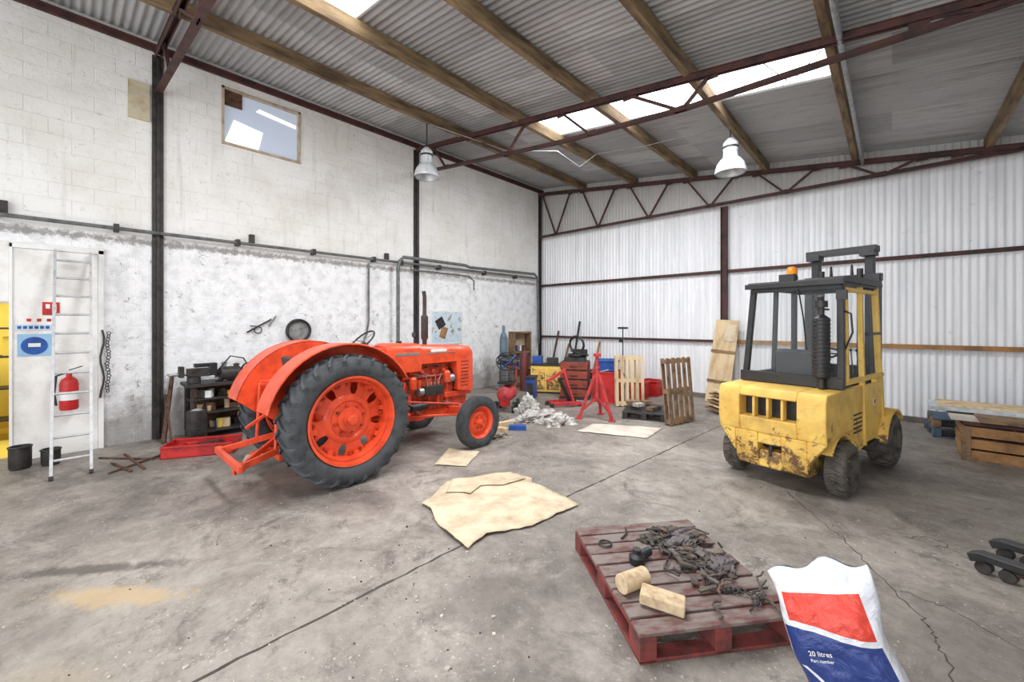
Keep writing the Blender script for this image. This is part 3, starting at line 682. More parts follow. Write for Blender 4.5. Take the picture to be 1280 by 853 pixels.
for bx_,tx in ((xL,tL),(xR,tR)):
    post((bx_,-.02,zb),(tx,.1,zt),.06)
    post((bx_,1.42,.5),(tx,1.3,zt),.06,YEL if bx_>0 else BLACK)
    post((tx,.1,zt),(tx,1.3,zt),.06,BLACK)
    post((bx_,.72,.42),(tx,.72,zt),.05,YEL if bx_>0 else BLACK)
    b.b2((bx_-.015,.74,.45),(bx_+.015,1.4,1.12),YEL)
    post((bx_,-.02,1.2),(bx_,1.42,1.2),.05,YEL if bx_>0 else BLACK)
post((xR+.01,.1,1.2),(tR+.015,.18,2.22),.045,YEL); post((tR+.015,.16,2.22),(tR+.015,1.26,2.22),.045,YEL); post((xR+.01,.76,1.72),(xR+.005,1.34,1.72),.03,BLACK)
b.box((xR+.03,.85,1.28),(.02,.12,.03),BLACK)
b.b2((xL-.04,-.07,zb),(xR+.03,.0,zb+.12),BLACK); b.beam((tL-.02,.09,zt-.03),(tR+.02,.09,zt-.03),.07,.09,BLACK)
b.beam((tL,1.3,zt-.02),(tR,1.3,zt-.02),.06,.06,BLACK)
b.prism('x',[(.02,zt),(.04,zt+.05),(.3,zt+.075),(1.2,zt+.075),(1.42,zt+.04),(1.42,zt)],tL-.05,tR+.05,BLACK)
b.beam((tL-.06,.0,zt+.0),(tR+.06,.0,zt+.0),.05,.06,BLACK)
b.tube([(tR+.02,.08,1.5),(tR+.12,.04,1.75),(tR+.1,.06,1.95),(tR,.1,2.0)],.01,BLACK,8)
b.done('cab_frame',fk,bevel=.012)
b=B()
b.add([(xL,-.01,1.24),(xR,-.01,1.24),(tR,.09,2.24),(tL,.09,2.24)],[(0,1,2,3)],GLASS)
for a_,c_ in ((xL,tL),(xR,tR)): b.add([(a_,.02,1.22),(a_,1.38,1.22),(c_,1.28,2.26),(c_,.12,2.26)],[(0,1,2,3)],GLASS)
b.add([(xL,1.42,1.15),(xR,1.42,1.15),(tR,1.3,2.24),(tL,1.3,2.24)],[(0,1,2,3)],GLASS)
b.done('cab_windows',fk)
b=B()
b.prism('x',[(.3,1.12),(.28,1.5),(.36,1.53),(.45,1.26),(.85,1.24),(.88,1.14)],-.24,.2,SEAT); b.b2((-.26,.32,1.08),(.26,.85,1.13),BLACK)
b.tube([(0,1.3,1.0),(0,1.1,1.42)],.025,BLACK); b.torus((0,1.08,1.45),(0,-.4,1),.17,.014,BLACK,30,8); b.tube([(-.17,1.08,1.45),(.17,1.08,1.45)],.01,BLACK)
b.b2((-.42,1.25,1.0),(.45,1.38,1.3),BLACK)
for i in range(3): b.tube([(.28+i*.06,1.25,1.2),(.28+i*.06,1.15,1.5)],.008,STEEL); b.lathe([(0,-.02),(.02,0),(0,.025)],(.28+i*.06,1.15,1.5),(0,0,1),BLACK,10)
b.done('seat_and_controls',fk,bevel=.01)
b=B(); x,y=.37,-.12
b.tube([(x,y+.1,1.1),(x,y,1.16),(x,y,1.28)],.035,BLACK,14); b.lathe([(0,0),(.03,0),(.08,.03),(.08,.66),(.03,.7),(0,.7)],(x,y,1.24),(0,0,1),BLACK,28)
for i in range(15): b.torus((x,y,1.29+i*.042),(0,0,1),.082,.006,DARK,24,6)
b.tube([(x,y,1.92),(x,y,2.06),(x,y-.03,2.14)],.03,DARK,14); b.lathe([(0,0),(.06,0),(.06,.07),(0,.07)],(x,y,2.02),(0,0,1),BLACK,20)
b.beam((x,y,2.0),(x,.08,2.0),.03,.02,BLACK); b.beam((x,y,1.35),(x,0,1.35),.03,.02,BLACK)
b.tube([(x-.14,y+.02,1.55),(x-.2,y+.1,1.9),(x-.28,.06,2.25)],.008,BLACK,6)
b.done('exhaust_muffler',fk)
b=B(); p=(-.02,.18,2.37)
b.cyl(p,(p[0],p[1],p[2]+.04),.06,BLACK); b.lathe([(.055,0),(.055,.08),(.04,.11),(0,.12)],(p[0],p[1],p[2]+.04),(0,0,1),AMBER,24)
b.box((-.02,.06,2.38),(.16,.08,.09),BLACK); b.done('beacon',fk)
b=B()
for s in (-1,1):
    b.b2((s*.38-.05,1.72,.08),(s*.38+.05,1.84,2.5),BLACK); b.b2((s*.31-.045,1.76,.1),(s*.31+.045,1.88,2.88),BLACK)
    b.b2((s*.31-.08,1.66,2.76),(s*.31+.08,1.86,2.84),BLACK)
    b.cyl((s*.22,1.74,.3),(s*.22,1.74,2.6),.035,DARK)
    b.tube([(s*.12,1.74,2.4),(s*.12,1.78,2.66),(s*.12,1.84,2.4)],.014,BLACK,8)
b.b2((-.4,1.68,2.82),(.4,1.88,2.90),BLACK); b.b2((-.44,1.74,2.42),(.44,1.84,2.52),BLACK); b.b2((-.44,1.74,1.0),(.44,1.8,1.1),BLACK); b.b2((-.44,1.72,.15),(.44,1.82,.3),BLACK)
b.b2((-.5,1.9,.12),(.5,1.95,.22),BLACK); b.b2((-.5,1.9,.5),(.5,1.95,.6),BLACK)
for s in (-1,1): b.b2((s*.3-.05,1.95,.05),(s*.3+.05,2.0,.65),DARK); b.b2((s*.3-.05,1.95,.04),(s*.3+.05,2.95,.08),DARK)
b.done('mast_and_forks',fk,bevel=.006)
b=B()
b.lathe([(0,0),(.05,0),(.05,.004),(0,.004)],(.536,1.05,.9),(1,0,0),WHITE,20)
b.lathe([(0,0),(.03,0),(.03,.006),(0,.006)],(.536,1.05,.9),(1,0,0),RED,20)
b.box((.54,-.08,2.15),(.09,.05,.1),BLACK)
b.done('lights_and_stickers',fk)

# ---------------------------------------------------------------- pallets
def pallet(name,W,L,nb,mt,ms,loc,rot,h=.155,bev=.004):
    b=B(); bw_=L/nb*.86
    for i in range(nb):
        y=-L/2+bw_/2+i*(L-bw_)/(nb-1)
        b.box((random.uniform(-.006,.006),y,h-.011),(W,bw_*random.uniform(.92,1.03),.022),mt,(0,0,random.uniform(-.5,.5)))
    for x in (-W/2+.05,0,W/2-.05):
        b.box((x,0,h-.034),(.1,L,.022),ms); b.box((x,0,.011),(.1,L,.02),ms)
        for y in (-L/2+.07,0,L/2-.07): b.box((x,y,(h-.044+.022)/2),(.1,.14,h-.066),ms)
    for y in (-L/2+.05,L/2-.05): b.box((0,y,.011),(W,.1,.022),ms)
    return b.done(name,loc=loc,rot=rot,bevel=bev)
pallet('pallet_red',1.0,1.16,9,PALLT,PALL,(-1.14,2.84,0),(0,0,51.5),.165)
def onp(u,v,z=0):
    a=R(51.5); return Vector((-1.14+u*math.cos(a)-v*math.sin(a),2.84+u*math.sin(a)+v*math.cos(a),.168+z))
GR1=pm('greasy_scrap',(92,84,76),(56,50,46),.7,.2,14,bs=.3); GR2=pm('brown_scrap',(116,98,82),(80,68,58),.85,0,14,bs=.3); GR3=pm('oily_rag',(112,104,104),(74,66,68),.9,0,9,bs=.3)
b=B(); random.seed(5)
for i in range(18):
    u=random.uniform(-.05,.42);v=random.uniform(-.5,.35); p=onp(u,v,.02)
    pts=[p]; d=random.uniform(0,6.28)
    for k in range(6):
        d+=random.uniform(-.8,.8); pts.append(pts[-1]+Vector((math.cos(d)*.04,math.sin(d)*.04,random.uniform(-.002,.008))))
    b.tube(pts,random.uniform(.004,.011),random.choice((GR1,DARK,GR2)),7)
for i in range(90):
    u=random.gauss(.22,.11);v=random.gauss(.08,.2); p=onp(min(u,.46),v,random.uniform(.01,.04))
    b.box(p,(random.uniform(.03,.16),random.uniform(.015,.05),random.uniform(.005,.015)),random.choice((GR1,GR2,DARK,GR1,GR3)),(random.uniform(-18,18),random.uniform(-18,18),random.uniform(0,180)))
for i in range(60):
    v=-.52+i*.016; u=.22+.12*math.sin(i*.3); p=onp(u,v,.02+.008*(i%2))
    b.torus(p,(random.uniform(-1,1),random.uniform(-1,1),.8),.016,.0045,DARK,12,6)
b.done('scrap_metal_pile')
def crumple(name,loc,sx,sy,h,mat,seed):
    me=bpy.data.meshes.new(name); bm=bmesh.new(); bmesh.ops.create_icosphere(bm,subdivisions=5,radius=1)
    for v in bm.verts:
        n=1+.7*noise.noise(v.co*1.6+Vector((seed,0,0)))+.3*noise.noise(v.co*5+Vector((seed,3,0)))+.12*abs(noise.noise(v.co*11))
        z=max(v.co.z,-.02)*n*h; v.co=Vector((v.co.x*sx*n,v.co.y*sy*n,max(z+.008,.001)))
    bm.to_mesh(me); bm.free(); me.materials.append(mat); o=bpy.data.objects.new(name,me); scene.collection.objects.link(o); o.location=loc
crumple('oily_rag',onp(.2,.2,0),.09,.13,.05,GR3,3); crumple('oily_rag',onp(.32,-.1,0),.08,.11,.045,GR3,8); crumple('oily_rag',onp(.02,.3,0),.08,.06,.03,GR1,12)
b=B(); p=onp(-.37,-.22,.058); d=Vector((math.cos(R(70)),math.sin(R(70)),0))*.1
b.cyl(p-d,p+d,.057,LOGW,n=20); b.done('firewood_log',bevel=.004)
b=B(); b.box(onp(-.27,-.40,.042),(.25,.115,.07),LOGW,(0,4,18)); b.done('wood_block',bevel=.01)
b=B(); b.lathe([(0,0),(.05,0),(.055,.03),(.055,.05),(.03,.07),(.03,.1),(0,.1)],onp(-.22,.04,0),(0,0,1),BLACK,20); b.cyl(onp(-.22,.04,.04),onp(-.1,.1,.04),.03,BLACK); b.done('grease_pot')
b=B(); b.torus(onp(-.35,.3,.01),(0,0,1),.045,.007,BLACK); b.tube([onp(-.2,.35,.01),onp(-.12,.42,.012),onp(-.1,.5,.01)],.007,DARK,6); b.done('metal_ring')

# ---------------------------------------------------------------- absorbent granules bag
m,nt,bb=newmat('granule_bag'); v=coord(nt); sep=nt.nodes.new('ShaderNodeSeparateXYZ'); nt.links.new(v,sep.inputs[0]); X,Y,Z=sep.outputs
def gt(a,c): return math_(nt,'GREATER_THAN',a,c)
def lt(a,c): return math_(nt,'LESS_THAN',a,c)
def mul(*a):
    r=a[0]
    for q in a[1:]: r=math_(nt,'MULTIPLY',r,q)
    return r
slope=math_(nt,'ADD',Z,math_(nt,'MULTIPLY',math_(nt,'SINE',math_(nt,'MULTIPLY',X,9)),.035))
front=lt(Y,-.02)
redm=mul(gt(slope,.40),lt(Z,.545),gt(X,-.17),lt(X,.15),lt(Y,.02))
bluem=mul(lt(slope,.375),gt(Z,.02),gt(X,-.20),lt(math_(nt,'ADD',X,math_(nt,'MULTIPLY',Z,.12)),.2),front)
w2=mul(gt(math_(nt,'ADD',X,Z),.07),lt(math_(nt,'ADD',X,Z),.09),lt(Z,.25))
base=ramp(nt,noisen(nt,v,6,5),[(.35,lin((208,211,218))),(.65,lin((230,231,235)))])
c=mix(nt,redm,base,lin((214,66,50))); c=mix(nt,bluem,c,lin((40,60,124))); c=mix(nt,mul(w2,front),c,lin((225,226,232)))
nt.links.new(c,bb.inputs['Base Color']); bb.inputs['Roughness'].default_value=.35; bump(nt,bb,noisen(nt,v,11,5,.55,.8),.8,.03)
BAG=m
b=B(); NU,NV=64,60
for sd in (-1,1):
    vs=[];fs=[]
    for j in range(NV+1):
        vv=j/NV
        for i in range(NU+1):
            ph=math.pi*i/NU            # superelliptic cross-section: filled sack
            cx_=-math.cos(ph); sx_=math.sin(ph)
            fill=(min(1,vv*8+.15))**.4*(1-max(0,(vv-.62)/.38)**1.5*.93)
            ex=.62
            xx=math.copysign(abs(cx_)**ex,cx_)*(.205+.012*vv-.012*math.sin(vv*math.pi)); yy=(sx_**ex)*.135*fill
            n1=noise.noise(Vector((xx*11,vv*6,sd*3.1))); n2=noise.noise(Vector((xx*22,vv*16,sd*1.3)))
            z=vv*.64+.018*vv**5*math.sin(xx*30)+.02*vv**4*math.sin(xx*11+1)
            x=xx+.012*math.sin(vv*9)+.006*n1
            y=sd*yy+(n1*.016+n2*.009)*sx_+.03*max(0,vv-.8)*5*math.sin(xx*17)*.25
            vs.append((x,y,z+.005))
    for j in range(NV):
        for i in range(NU):
            o=j*(NU+1)+i; fs.append((o,o+1,o+NU+2,o+NU+1))
    b.add(vs,fs,BAG)
bag=b.done('absorbent_granules_bag',loc=(-.075,2.49,.02),rot=(-9,-19,10),ang=60)
def text(s,x,z,size,mat,y):
    cu=bpy.data.curves.new('t','FONT'); cu.body=s; cu.size=size; cu.extrude=.0008; o=bpy.data.objects.new('bag_text',cu); scene.collection.objects.link(o)
    cu.materials.append(mat); o.parent=bag; o.location=(x,y,z); o.rotation_euler=(R(90),0,0); return o
text('ABSORBENT GRANULES',-.15,.12,.026,WHITE,-.152); text('20 litres',-.13,.31,.028,WHITE,-.15); text('Part number',-.13,.285,.018,WHITE,-.15)

# ---------------------------------------------------------------- sheets on the floor
def sheet(name,poly,mat,amp=.015,z=.008,th=.004,cuts=4):
    me=bpy.data.meshes.new(name); bm=bmesh.new()
    f=bm.faces.new([bm.verts.new((x,y,0)) for x,y in poly]); bmesh.ops.triangulate(bm,faces=bm.faces[:])
    for k in range(cuts): bmesh.ops.subdivide_edges(bm,edges=[e for e in bm.edges if e.calc_length()>.09],cuts=1,use_grid_fill=True)
    bmesh.ops.triangulate(bm,faces=bm.faces[:])
    bd=[vv for vv in bm.verts if any(e.is_boundary for e in vv.link_edges)]
    for vv in bm.verts:
        vv.co.z=z+abs(noise.noise(Vector((vv.co.x*2.2,vv.co.y*2.2,.3))))*amp*2+abs(noise.noise(vv.co*7))*amp*.6
    for vv in bd:
        n_=noise.noise(Vector((vv.co.x*9,vv.co.y*9,2)))*.025; vv.co.x+=n_; vv.co.y-=n_
    bmesh.ops.recalc_face_normals(bm,faces=bm.faces)
    for f in bm.faces: f.smooth=True
    bm.to_mesh(me); bm.free(); me.materials.append(mat); o=bpy.data.objects.new(name,me); scene.collection.objects.link(o)
    md=o.modifiers.new('s','SOLIDIFY'); md.thickness=th; return o
sheet('cardboard_sheet',[(-3.49,2.41),(-3.6,2.66),(-3.78,2.94),(-3.62,3.22),(-3.34,3.69),(-3.1,3.68),(-3.02,3.58),(-2.87,3.6),(-2.31,3.49),(-2.36,3.1),(-2.38,2.83),(-2.5,2.6),(-2.58,2.45),(-2.52,2.19),(-2.70,2.20),(-2.88,2.24),(-3.12,2.30),(-3.32,2.40)],CARD,.022)
sheet('cardboard_flap',[(-3.5,2.72),(-3.74,3.0),(-3.38,3.62),(-3.12,3.6),(-3.2,3.3),(-3.36,3.1),(-3.3,2.9)],CARD,.02,.03)
sheet('board_sheet',[(-3.92,5.85),(-4.0,6.5),(-2.95,7.04),(-2.85,6.25)],CARD2,.004)
sheet('cardboard_scrap',[(-4.35,3.2),(-4.75,3.75),(-4.3,3.95),(-4.0,3.45)],CARD,.01)
sheet('cardboard_offcut',[(-6.35,1.55),(-6.6,1.65),(-6.5,1.9),(-6.2,1.8)],CARD2,.006)
CR=pm('crack_dirt',(80,72,66),(62,56,52),.95,bs=0)
def strip(name,pts,w):
    b=B()
    for p,q in zip(pts[:-1],pts[1:]):
        b.beam((p[0],p[1],.0),(q[0],q[1],.0),w*random.uniform(.5,1.4),.003,CR)
    b.done(name)
def jag(pts,n,a):
    out=[]
    for p,q in zip(pts[:-1],pts[1:]):
        for k in range(n):
            t=k/n; out.append((p[0]+(q[0]-p[0])*t+random.uniform(-a,a),p[1]+(q[1]-p[1])*t+random.uniform(-a,a)))
    out.append(pts[-1]); return out
strip('floor_joint',jag([(-2.66,-2),(-2.62,2.2),(-2.35,6.6),(-2.2,9)],40,.007),.018)
strip('floor_crack',jag([(-.88,5.39),(-.27,4.43),(.13,3.65),(.22,3.3),(.26,2.6)],14,.022),.007)
strip('floor_crack',jag([(.05,3.9),(.3,3.85),(.8,3.4)],10,.02),.004)
strip('floor_crack',jag([(.1,4.9),(.22,5.05),(.35,4.95),(.25,4.85)],5,.02),.006)
# scattered grit and flakes
b=B(); random.seed(21)
GRIT=pm('pale_grit',(200,192,180),(150,142,130),.9,0,9,bs=0)
for i in range(650):
    x=random.uniform(-5,.9); y=random.uniform(.4,5.5)
    if random.random()<.5: x,y=random.gauss(-2.2,.9),random.gauss(1.3,.7)
    if -2.2<x<-.1 and 1.9<y<3.8: continue
    s_=random.uniform(.003,.011)*(2.2 if random.random()<.06 else 1)
    b.box((x,y,s_*.25),(s_,s_*random.uniform(.5,1.3),s_*.5),GRIT if random.random()<.75 else DARK,(0,0,random.uniform(0,180)))
b.done('floor_debris')
crumple('plastic_sheeting',(-5.05,6.1,0),.28,.45,.12,PLASTIC,2)
crumple('plastic_sheeting',(-4.5,6.1,0),.22,.28,.14,PLASTIC,5)
crumple('plastic_sheeting',(-5.5,6.45,0),.2,.25,.3,PLASTIC,9)
crumple('dust_sheet',(-5.6,5.3,0),.25,.3,.12,pm('grey_sheet',(120,116,110),(90,86,82),.8),4)
crumple('floor_rag',(-4.7,4.7,0),.14,.18,.05,pm('rag',(150,140,126),(110,100,90),.9),6)

# ---------------------------------------------------------------- corner clutter
b=B()
b.lathe([(0,.35),(.05,.35),(.05,.95),(.06,.95),(.06,1.0),(.03,1.0),(.03,1.2),(.075,1.2),(.075,1.26),(0,1.26)],(0,0,0),(0,0,1),REDJ,20)
for i in range(3):
    a=R(90+120*i); e=Vector((math.cos(a)*.36,math.sin(a)*.36,.02))
    b.beam((math.cos(a)*.04,math.sin(a)*.04,.85),e,.05,.05,REDJ); b.beam((math.cos(a)*.03,math.sin(a)*.03,.38),e*.75+Vector((0,0,.17)),.03,.04,REDJ); b.box((e[0],e[1],.012),(.12,.12,.024),REDJ)
b.tube([(.05,0,.9),(.22,0,.95)],.012,STEEL)
b.done('axle_stand',loc=(-4.2,6.95,0),rot=(0,0,20),bevel=.004)
b=B()
for s in (-1,1): b.beam((s*.14,-.35,.07),(s*.2,.35,.07),.05,.08,REDJ); b.beam((s*.12,.2,.08),(0,.0,.8),.04,.05,REDJ)
b.beam((0,.05,.8),(0,-.4,.55),.06,.06,REDJ); b.cyl((0,.15,.1),(0,-.1,.62),.04,BLACK)
for x in (-.14,.14):
    for y in (-.33,.33): b.cyl((x-.03,y,.05),(x+.03,y,.05),.05,DARK,n=16)
b.done('engine_crane',loc=(-5.4,7.5,0),rot=(0,0,-30),bevel=.005)
b=B()
b.lathe([(0,-.3),(.1,-.28),(.17,-.22),(.17,.22),(.1,.28),(0,.3)],(0,0,.36),(0,1,0),REDJ,28); b.box((0,0,.6),(.3,.5,.04),BLACK); b.box((0,-.1,.74),(.22,.26,.24),DARK); b.cyl((0,.06,.74),(0,.25,.74),.09,DARK)
for i in range(7): b.torus((0,-.1,.66+i*.03),(0,0,1),.15,.006,STEEL,20,6)
for k in range(8): b.torus((.07*math.sin(k*2),.07*math.cos(k),.92+.03*k),(.4*math.sin(k),.4*math.cos(k*2),1 if k%2 else .3),.16+.02*(k%3),.014,BLACK if k%4 else BLUE,28,8)
for y in (-.2,.2):
    for x in (-.19,.19): b.cyl((x-.025,y,.11),(x+.025,y,.11),.11,BLACK,n=20)
b.tube([(-.12,.25,.4),(-.12,.4,.9),(.12,.4,.9),(.12,.25,.4)],.016,REDJ); b.box((0,-.2,.25),(.2,.1,.25),RED)
b.done('air_compressor',loc=(-6.0,6.3,0),rot=(0,0,30),bevel=.004)
b=B(); b.lathe([(0,0),(.1,0),(.11,.04),(.11,1.42),(.08,1.54),(.04,1.6),(.04,1.78),(0,1.78)],(-7.7,7.95,0),(0,0,1),pm('cylinder_grey_blue',(96,116,128),(80,92,98),.5),28)
b.box((-7.7,7.95,.75),(.34,.1,.05),DARK); b.done('gas_cylinder')
b=B(); b.lathe([(0,0),(.11,0),(.12,.04),(.12,.95),(.08,1.05),(.04,1.1),(.04,1.2),(0,1.2)],(-7.35,8.4,0),(0,0,1),pm('cylinder_maroon',(110,50,46),(80,44,40),.5),28); b.done('gas_bottle')
b=B(); b.b2((-.28,-.2,0),(-.25,.2,1.6),WOODB); b.b2((.25,-.2,0),(.28,.2,1.6),WOODB)
for z in (0.02,.5,.98,1.55): b.b2((-.28,-.2,z),(.28,.2,z+.04),WOODB)
b.b2((-.25,.17,0),(.25,.2,1.6),CARD)
for i in range(7): b.box((-.18+.06*i,0,.54+.48*(i%2)+.09),(.05,.1,.16),random.choice((DARK,RED,BLUE,WHITE)))
b.done('wooden_shelf',loc=(-8.05,9.0,0),rot=(0,0,70),bevel=.004)
b=B(); b.b2((-.4,-.25,.04),(.4,.25,.72),YEL); b.b2((-.42,-.27,.0),(.42,.27,.04),DARK); b.b2((-.42,-.27,.72),(.42,.27,.76),DARK); b.b2((-.36,-.262,.1),(-.02,-.25,.66),YELW); b.b2((.02,-.262,.1),(.36,-.25,.66),YELW); b.box((-.25,-.0,.86),(.25,.3,.2),BLUE); b.box((.15,0,.84),(.3,.2,.16),DARK); b.cyl((-.08,-.27,.4),(-.08,-.29,.4),.02,BLACK)
b.done('tool_cabinet',loc=(-6.8,8.7,0),rot=(0,0,30),bevel=.008)
b=B(); b.b2((-.1,-.25,.0),(.1,.25,.5),BLUE); b.b2((-.12,-.27,.5),(.12,.27,.54),BLACK); b.b2((-.08,-.255,.1),(.08,-.25,.4),DARK); b.done('blue_toolbox',loc=(-6.5,7.7,0),rot=(0,0,30),bevel=.01)
def bin_(name,loc,w,d,h,mat,rz):
    b=B(); t=.02
    b.b2((-w/2,-d/2,0),(w/2,d/2,t),mat)
    for s in (-1,1):
        b.prism('y',[(s*w*.44,0),(s*w*.5,h),(s*(w*.5-t),h),(s*(w*.44-t),0)],-d/2,d/2,mat); b.prism('x',[(s*d*.44,0),(s*d*.5,h),(s*(d*.5-t),h),(s*(d*.44-t),0)],-w/2,w/2,mat)
        b.b2((-w/2-.02,s*d/2-.02,h-.04),(w/2+.02,s*d/2+.02,h),mat); b.b2((s*w/2-.02,-d/2,h-.04),(s*w/2+.02,d/2,h),mat)
    b.done(name,loc=loc,rot=(0,0,rz),bevel=.006)
bin_('red_bin',(-4.98,8.7,0),.62,.6,.72,RED,20)
bin_('blue_tub',(-4.98,8.72,.725),.5,.45,.26,BLUE,30)
b=B(); BR=pm('rust_red_crate',(150,66,48),(110,54,42),.7)
for k in range(4): b.b2((-.33,-.28,.06+k*.22),(.33,.28,.06+k*.22+.18),BR); b.b2((-.1,-.3,.13+k*.22),(.1,-.28,.15+k*.22),DARK)
b.b2((-.35,-.3,.0),(.35,.3,.05),DARK); b.b2((-.31,-.26,.05),(.31,.26,.92),DARK); b.box((0,0,.96),(.5,.4,.1),DARK); b.done('drawer_unit',loc=(-5.75,8.5,0),rot=(0,0,25),bevel=.01)
b=B(); b.torus((0,0,.04),(0,0,1),.2,.035,BLACK); b.torus((.05,.03,.1),(.3,.1,1),.2,.03,BLACK); b.torus((0,-.02,.3),(0,1,.1),.2,.03,BLACK); b.box((.05,.05,.1),(.3,.2,.16),DARK); b.done('rubber_hoses',loc=(-5.7,8.5,1.02))
bin_('red_crate',(-4.5,10.1,0),.42,.4,.4,RED,0)
bin_('red_bucket',(-4.55,9.5,0),.38,.38,.42,RED,10)
b=B(); b.tube([(0,0,.4),(0,0,1.75)],.014,BLACK)
for i in range(3): a=i*2.1; b.tube([(0,0,.6),(.22*math.cos(a),.22*math.sin(a),.01)],.012,BLACK)
b.box((.0,0,1.72),(.24,.1,.05),BLACK); b.box((-.05,0,1.4),(.1,.06,.1),BLACK); b.done('work_light_tripod',loc=(-5.1,9.7,0))
def upal(name,W,H,n,m1,loc,rz,lean):
    b=B(); bw_=W/n*.62
    for i in range(n):
        x=-W/2+bw_/2+i*(W-bw_)/(n-1); b.box((x,-.05,H/2),(bw_,.02,H),m1)
        if i%2==0: b.box((x,.06,H/2),(bw_,.02,H),m1)
    for z in (.06,H/2,H-.06): b.box((0,.0,z),(W,.09,.08),m1)
    b.done(name,loc=loc,rot=(lean,0,rz),bevel=.003)
upal('pallet_light_upright',.62,1.12,6,WOODL,(-4.25,8.4,0.01),40,-5)
upal('pallet_brown_upright',.7,1.2,5,WOODB,(-2.85,7.62,0.01),75,-5)
pallet('pallet_dark',.8,1.0,6,BLACK,DARK,(-3.62,7.85,0),(0,0,20),.14)
b=B()
for i in range(6): b.box((random.uniform(-.25,.25),random.uniform(-.3,.3),.035+.03*(i%3)),(.2,.14,.06),random.choice((DARK,RUST,WOODB,PLASTIC)),(0,0,random.uniform(0,90)))
b.done('scrap_parts',loc=(-3.62,7.85,.14))
b=B()
for i in range(6): b.beam((-.7,0.0+.02*i,.09+.07*i),(.55,.06*i,.06+.055*i),.18,.025,(WOODB,WOODL)[i%2])
b.beam((-.5,.15,.02),(-.4,.5,.6),.14,.03,WOODB); b.beam((-.2,.15,0.02),(-.15,.6,.7),.16,.03,WOODL)
b.done('timber_planks',loc=(-2.3,8.7,0.0),rot=(0,0,-40),bevel=.003)
b=B(); b.box((0,0,.98),(.5,.03,1.95),WOODL); b.box((0,-.03,1.2),(.52,.03,.06),WOODB); b.box((.0,-.03,.5),(.52,.03,.06),WOODB); b.box((.1,-.02,1.65),(.24,.02,.4),CARD)
b.done('leaning_board',loc=(-2.95,10.05,0.01),rot=(-12,4,0),bevel=.004)
b=B()
for i,(x,l) in enumerate(((-7.9,1.6),(-7.5,1.2),(-7.1,1.9),(-6.4,1.3))): b.beam((x,10.2,0.02),(x+.1,10.58,l),.05,.04,(RUST,WOODB,DARK,WOODO)[i])
b.done('scrap_bars_leaning')
b=B()
for i in range(16): b.box((random.uniform(-.6,.6),random.uniform(-.3,.3),.12+.06*(i%4)),(.25,.2,.24+.12*(i%4)),random.choice((DARK,RUST,WOODB,STEEL,BLACK,RUST)),(0,0,random.uniform(0,90)))
b.done('parts_pile',loc=(-6.4,9.6,0),bevel=.01)
b=B()
for (x,y,r) in ((-4.9,4.95,10),(-4.75,5.25,40),(-5.1,5.3,80)): b.box((x,y,.04),(.3,.1,.08),WOODL if r!=40 else BLUE,(0,0,r))
b.done('wood_offcuts',bevel=.003)
# ---------------------------------------------------------------- right side
b=B(); x0,x1,y0,y1,h=.70,2.4,8.2,9.1,.46
for z in (.12,.27,.43): b.b2((x0,y0,z-.1),(x1,y0+.025,z+.025),WOODO); b.b2((x0,y1-.025,z-.1),(x1,y1,z+.025),WOODO); b.b2((x0,y0,z-.1),(x0+.025,y1,z+.025),WOODO); b.b2((x1-.025,y0,z-.1),(x1,y1,z+.025),WOODO)
for x in (x0-.015,x0+.75,x1-.08): b.b2((x,y0-.02,0),(x+.09,y0,h+.0),WOODB)
b.b2((x0,y0,.0),(x1,y1,.03),WOODB)
b.done('wooden_crate',bevel=.004)
b=B(); b.b2((.72,8.25,.465),(2.3,9.1,.51),RUSTRED); b.b2((.6,8.3,.51),(2.4,9.3,.54),CARD2); b.b2((.85,8.1,.54),(2.4,9.1,.57),WOODB); b.b2((.42,8.7,.57),(2.3,9.4,.62),pm('foam_board',(196,206,214),(170,170,168),.6)); b.b2((.5,8.8,.62),(2.2,9.35,.65),WOODL); b.done('stacked_boards',bevel=.004)
pallet('pallet_blue',1.0,.8,6,BLUEP,BLUEP,(.95,9.95,0),(0,0,5),.15)
pallet('pallet_blue',1.0,.8,6,BLUEP,WOODB,(.97,9.95,.152),(0,0,2),.15)
b=B(); b.lathe([(0,0),(.16,0),(.17,.03),(.17,.72),(.14,.78),(.05,.8),(.05,.84),(0,.84)],(1.95,10.25,0),(0,0,1),GREYB,28); b.done('plastic_drum')
b=B()
for s in (-1,1):
    b.prism('x',[(0,.07),(-.02,.12),(.04,.15),(1.15,.17),(1.15,.12),(.08,.1)],s*.2-.05,s*.2+.05,BLACK)
    for yy in (.06,.18): b.cyl((s*.2-.035,yy,.045),(s*.2+.035,yy,.045),.045,DARK,n=16)
    b.tube([(s*.2,.2,.07),(s*.2,.7,.09),(s*.2,1.1,.14)],.014,RUST,8)
b.cyl((-.2,.5,.12),(.2,.5,.12),.015,DARK)
b.b2((-.27,1.1,.09),(.27,1.2,.45),BLACK); b.cyl((0,1.3,.05),(0,1.3,.5),.06,BLACK); b.cyl((-.1,1.32,.09),(-.04,1.32,.09),.09,DARK); b.cyl((.04,1.32,.09),(.1,1.32,.09),.09,DARK)
b.tube([(0,1.3,.45),(0,1.42,1.15)],.02,BLACK); b.torus((0,1.44,1.25),(0,1,0),.11,.015,BLACK,24,8)
b.done('pallet_truck',loc=(.52,4.8,0),rot=(0,0,-112),bevel=.005)
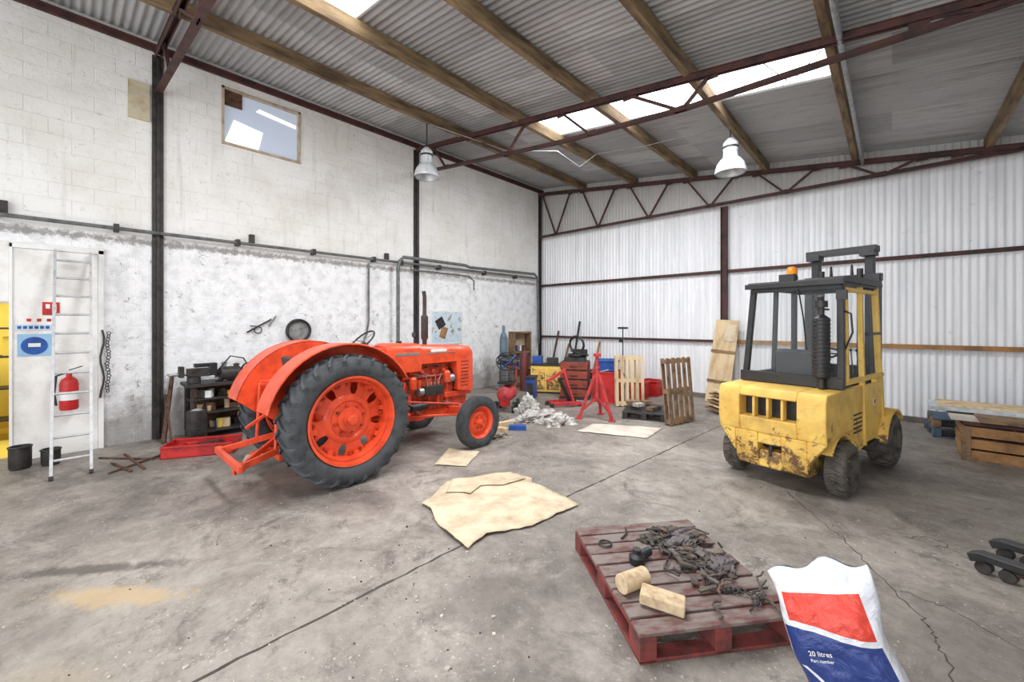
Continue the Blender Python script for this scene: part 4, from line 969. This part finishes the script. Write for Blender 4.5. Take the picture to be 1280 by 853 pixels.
for (x,y,z) in ((-6.86,4.86,4.78),(-2.06,7.8,4.46)):
    b=B()
    b.lathe([(.245,0),(.25,.015),(.24,.08),(.215,.16),(.16,.24),(.12,.27),(.11,.38),(.12,.4),(.12,.52),(.09,.56),(.05,.6),(0,.6)],(x,y,z),(0,0,1),LAMPW,40)
    b.lathe([(.23,.01),(.19,.13),(.12,.22),(0,.24)],(x,y,z),(0,0,1),ALU,36)
    b.lathe([(.122,.42),(.128,.44),(.122,.46)],(x,y,z),(0,0,1),DARK,30); b.lathe([(0,.12),(.05,.14),(.05,.2),(0,.24)],(x,y,z),(0,0,1),PLASTIC,16)
    b.tube([(x,y,z+.6),(x,y,zr(x)-.25)],.012,DARK,8)
    b.done('high_bay_lamp')

# ---------------------------------------------------------------- light + camera
w=bpy.data.worlds.new('World'); scene.world=w; w.use_nodes=True
bg=w.node_tree.nodes['Background']; bg.inputs[0].default_value=(.93,.965,1,1); bg.inputs[1].default_value=1.6
def area(name,loc,rot,sx,sy,e,col=(1,1,1)):
    l=bpy.data.lights.new(name,'AREA'); l.shape='RECTANGLE'; l.size=sx; l.size_y=sy; l.energy=e; l.color=col
    o=bpy.data.objects.new(name,l); scene.collection.objects.link(o); o.location=loc; o.rotation_euler=[R(a) for a in rot]; return o
area('added_front_fill',(-1.5,-3.7,2.6),(90,0,0),9,4,290,(.98,.99,1))  # added soft fill behind the camera, as if from an unseen open door
for i,(x,y) in enumerate(((-3,2.15),(-3,6.7))):
    area('skylight_daylight',(x,y,zr(x)-.35),(0,7.7,0),4.6,.7,240,(.96,.98,1))
area('storeroom_lamp',(-10,-.8,2.65),(0,0,0),1,1,60,(1,.95,.8))
cam=bpy.data.cameras.new('camera'); co=bpy.data.objects.new('camera',cam); scene.collection.objects.link(co)
co.location=(0,0,1.85); co.rotation_euler=(R(90),0,math.atan2(.6809,.7325)); cam.sensor_width=36; cam.lens=36*511/1280; cam.shift_y=-22.5/1280; cam.clip_start=.05
scene.camera=co
scene.view_settings.view_transform='Standard'; scene.view_settings.look='None'; scene.view_settings.exposure=0
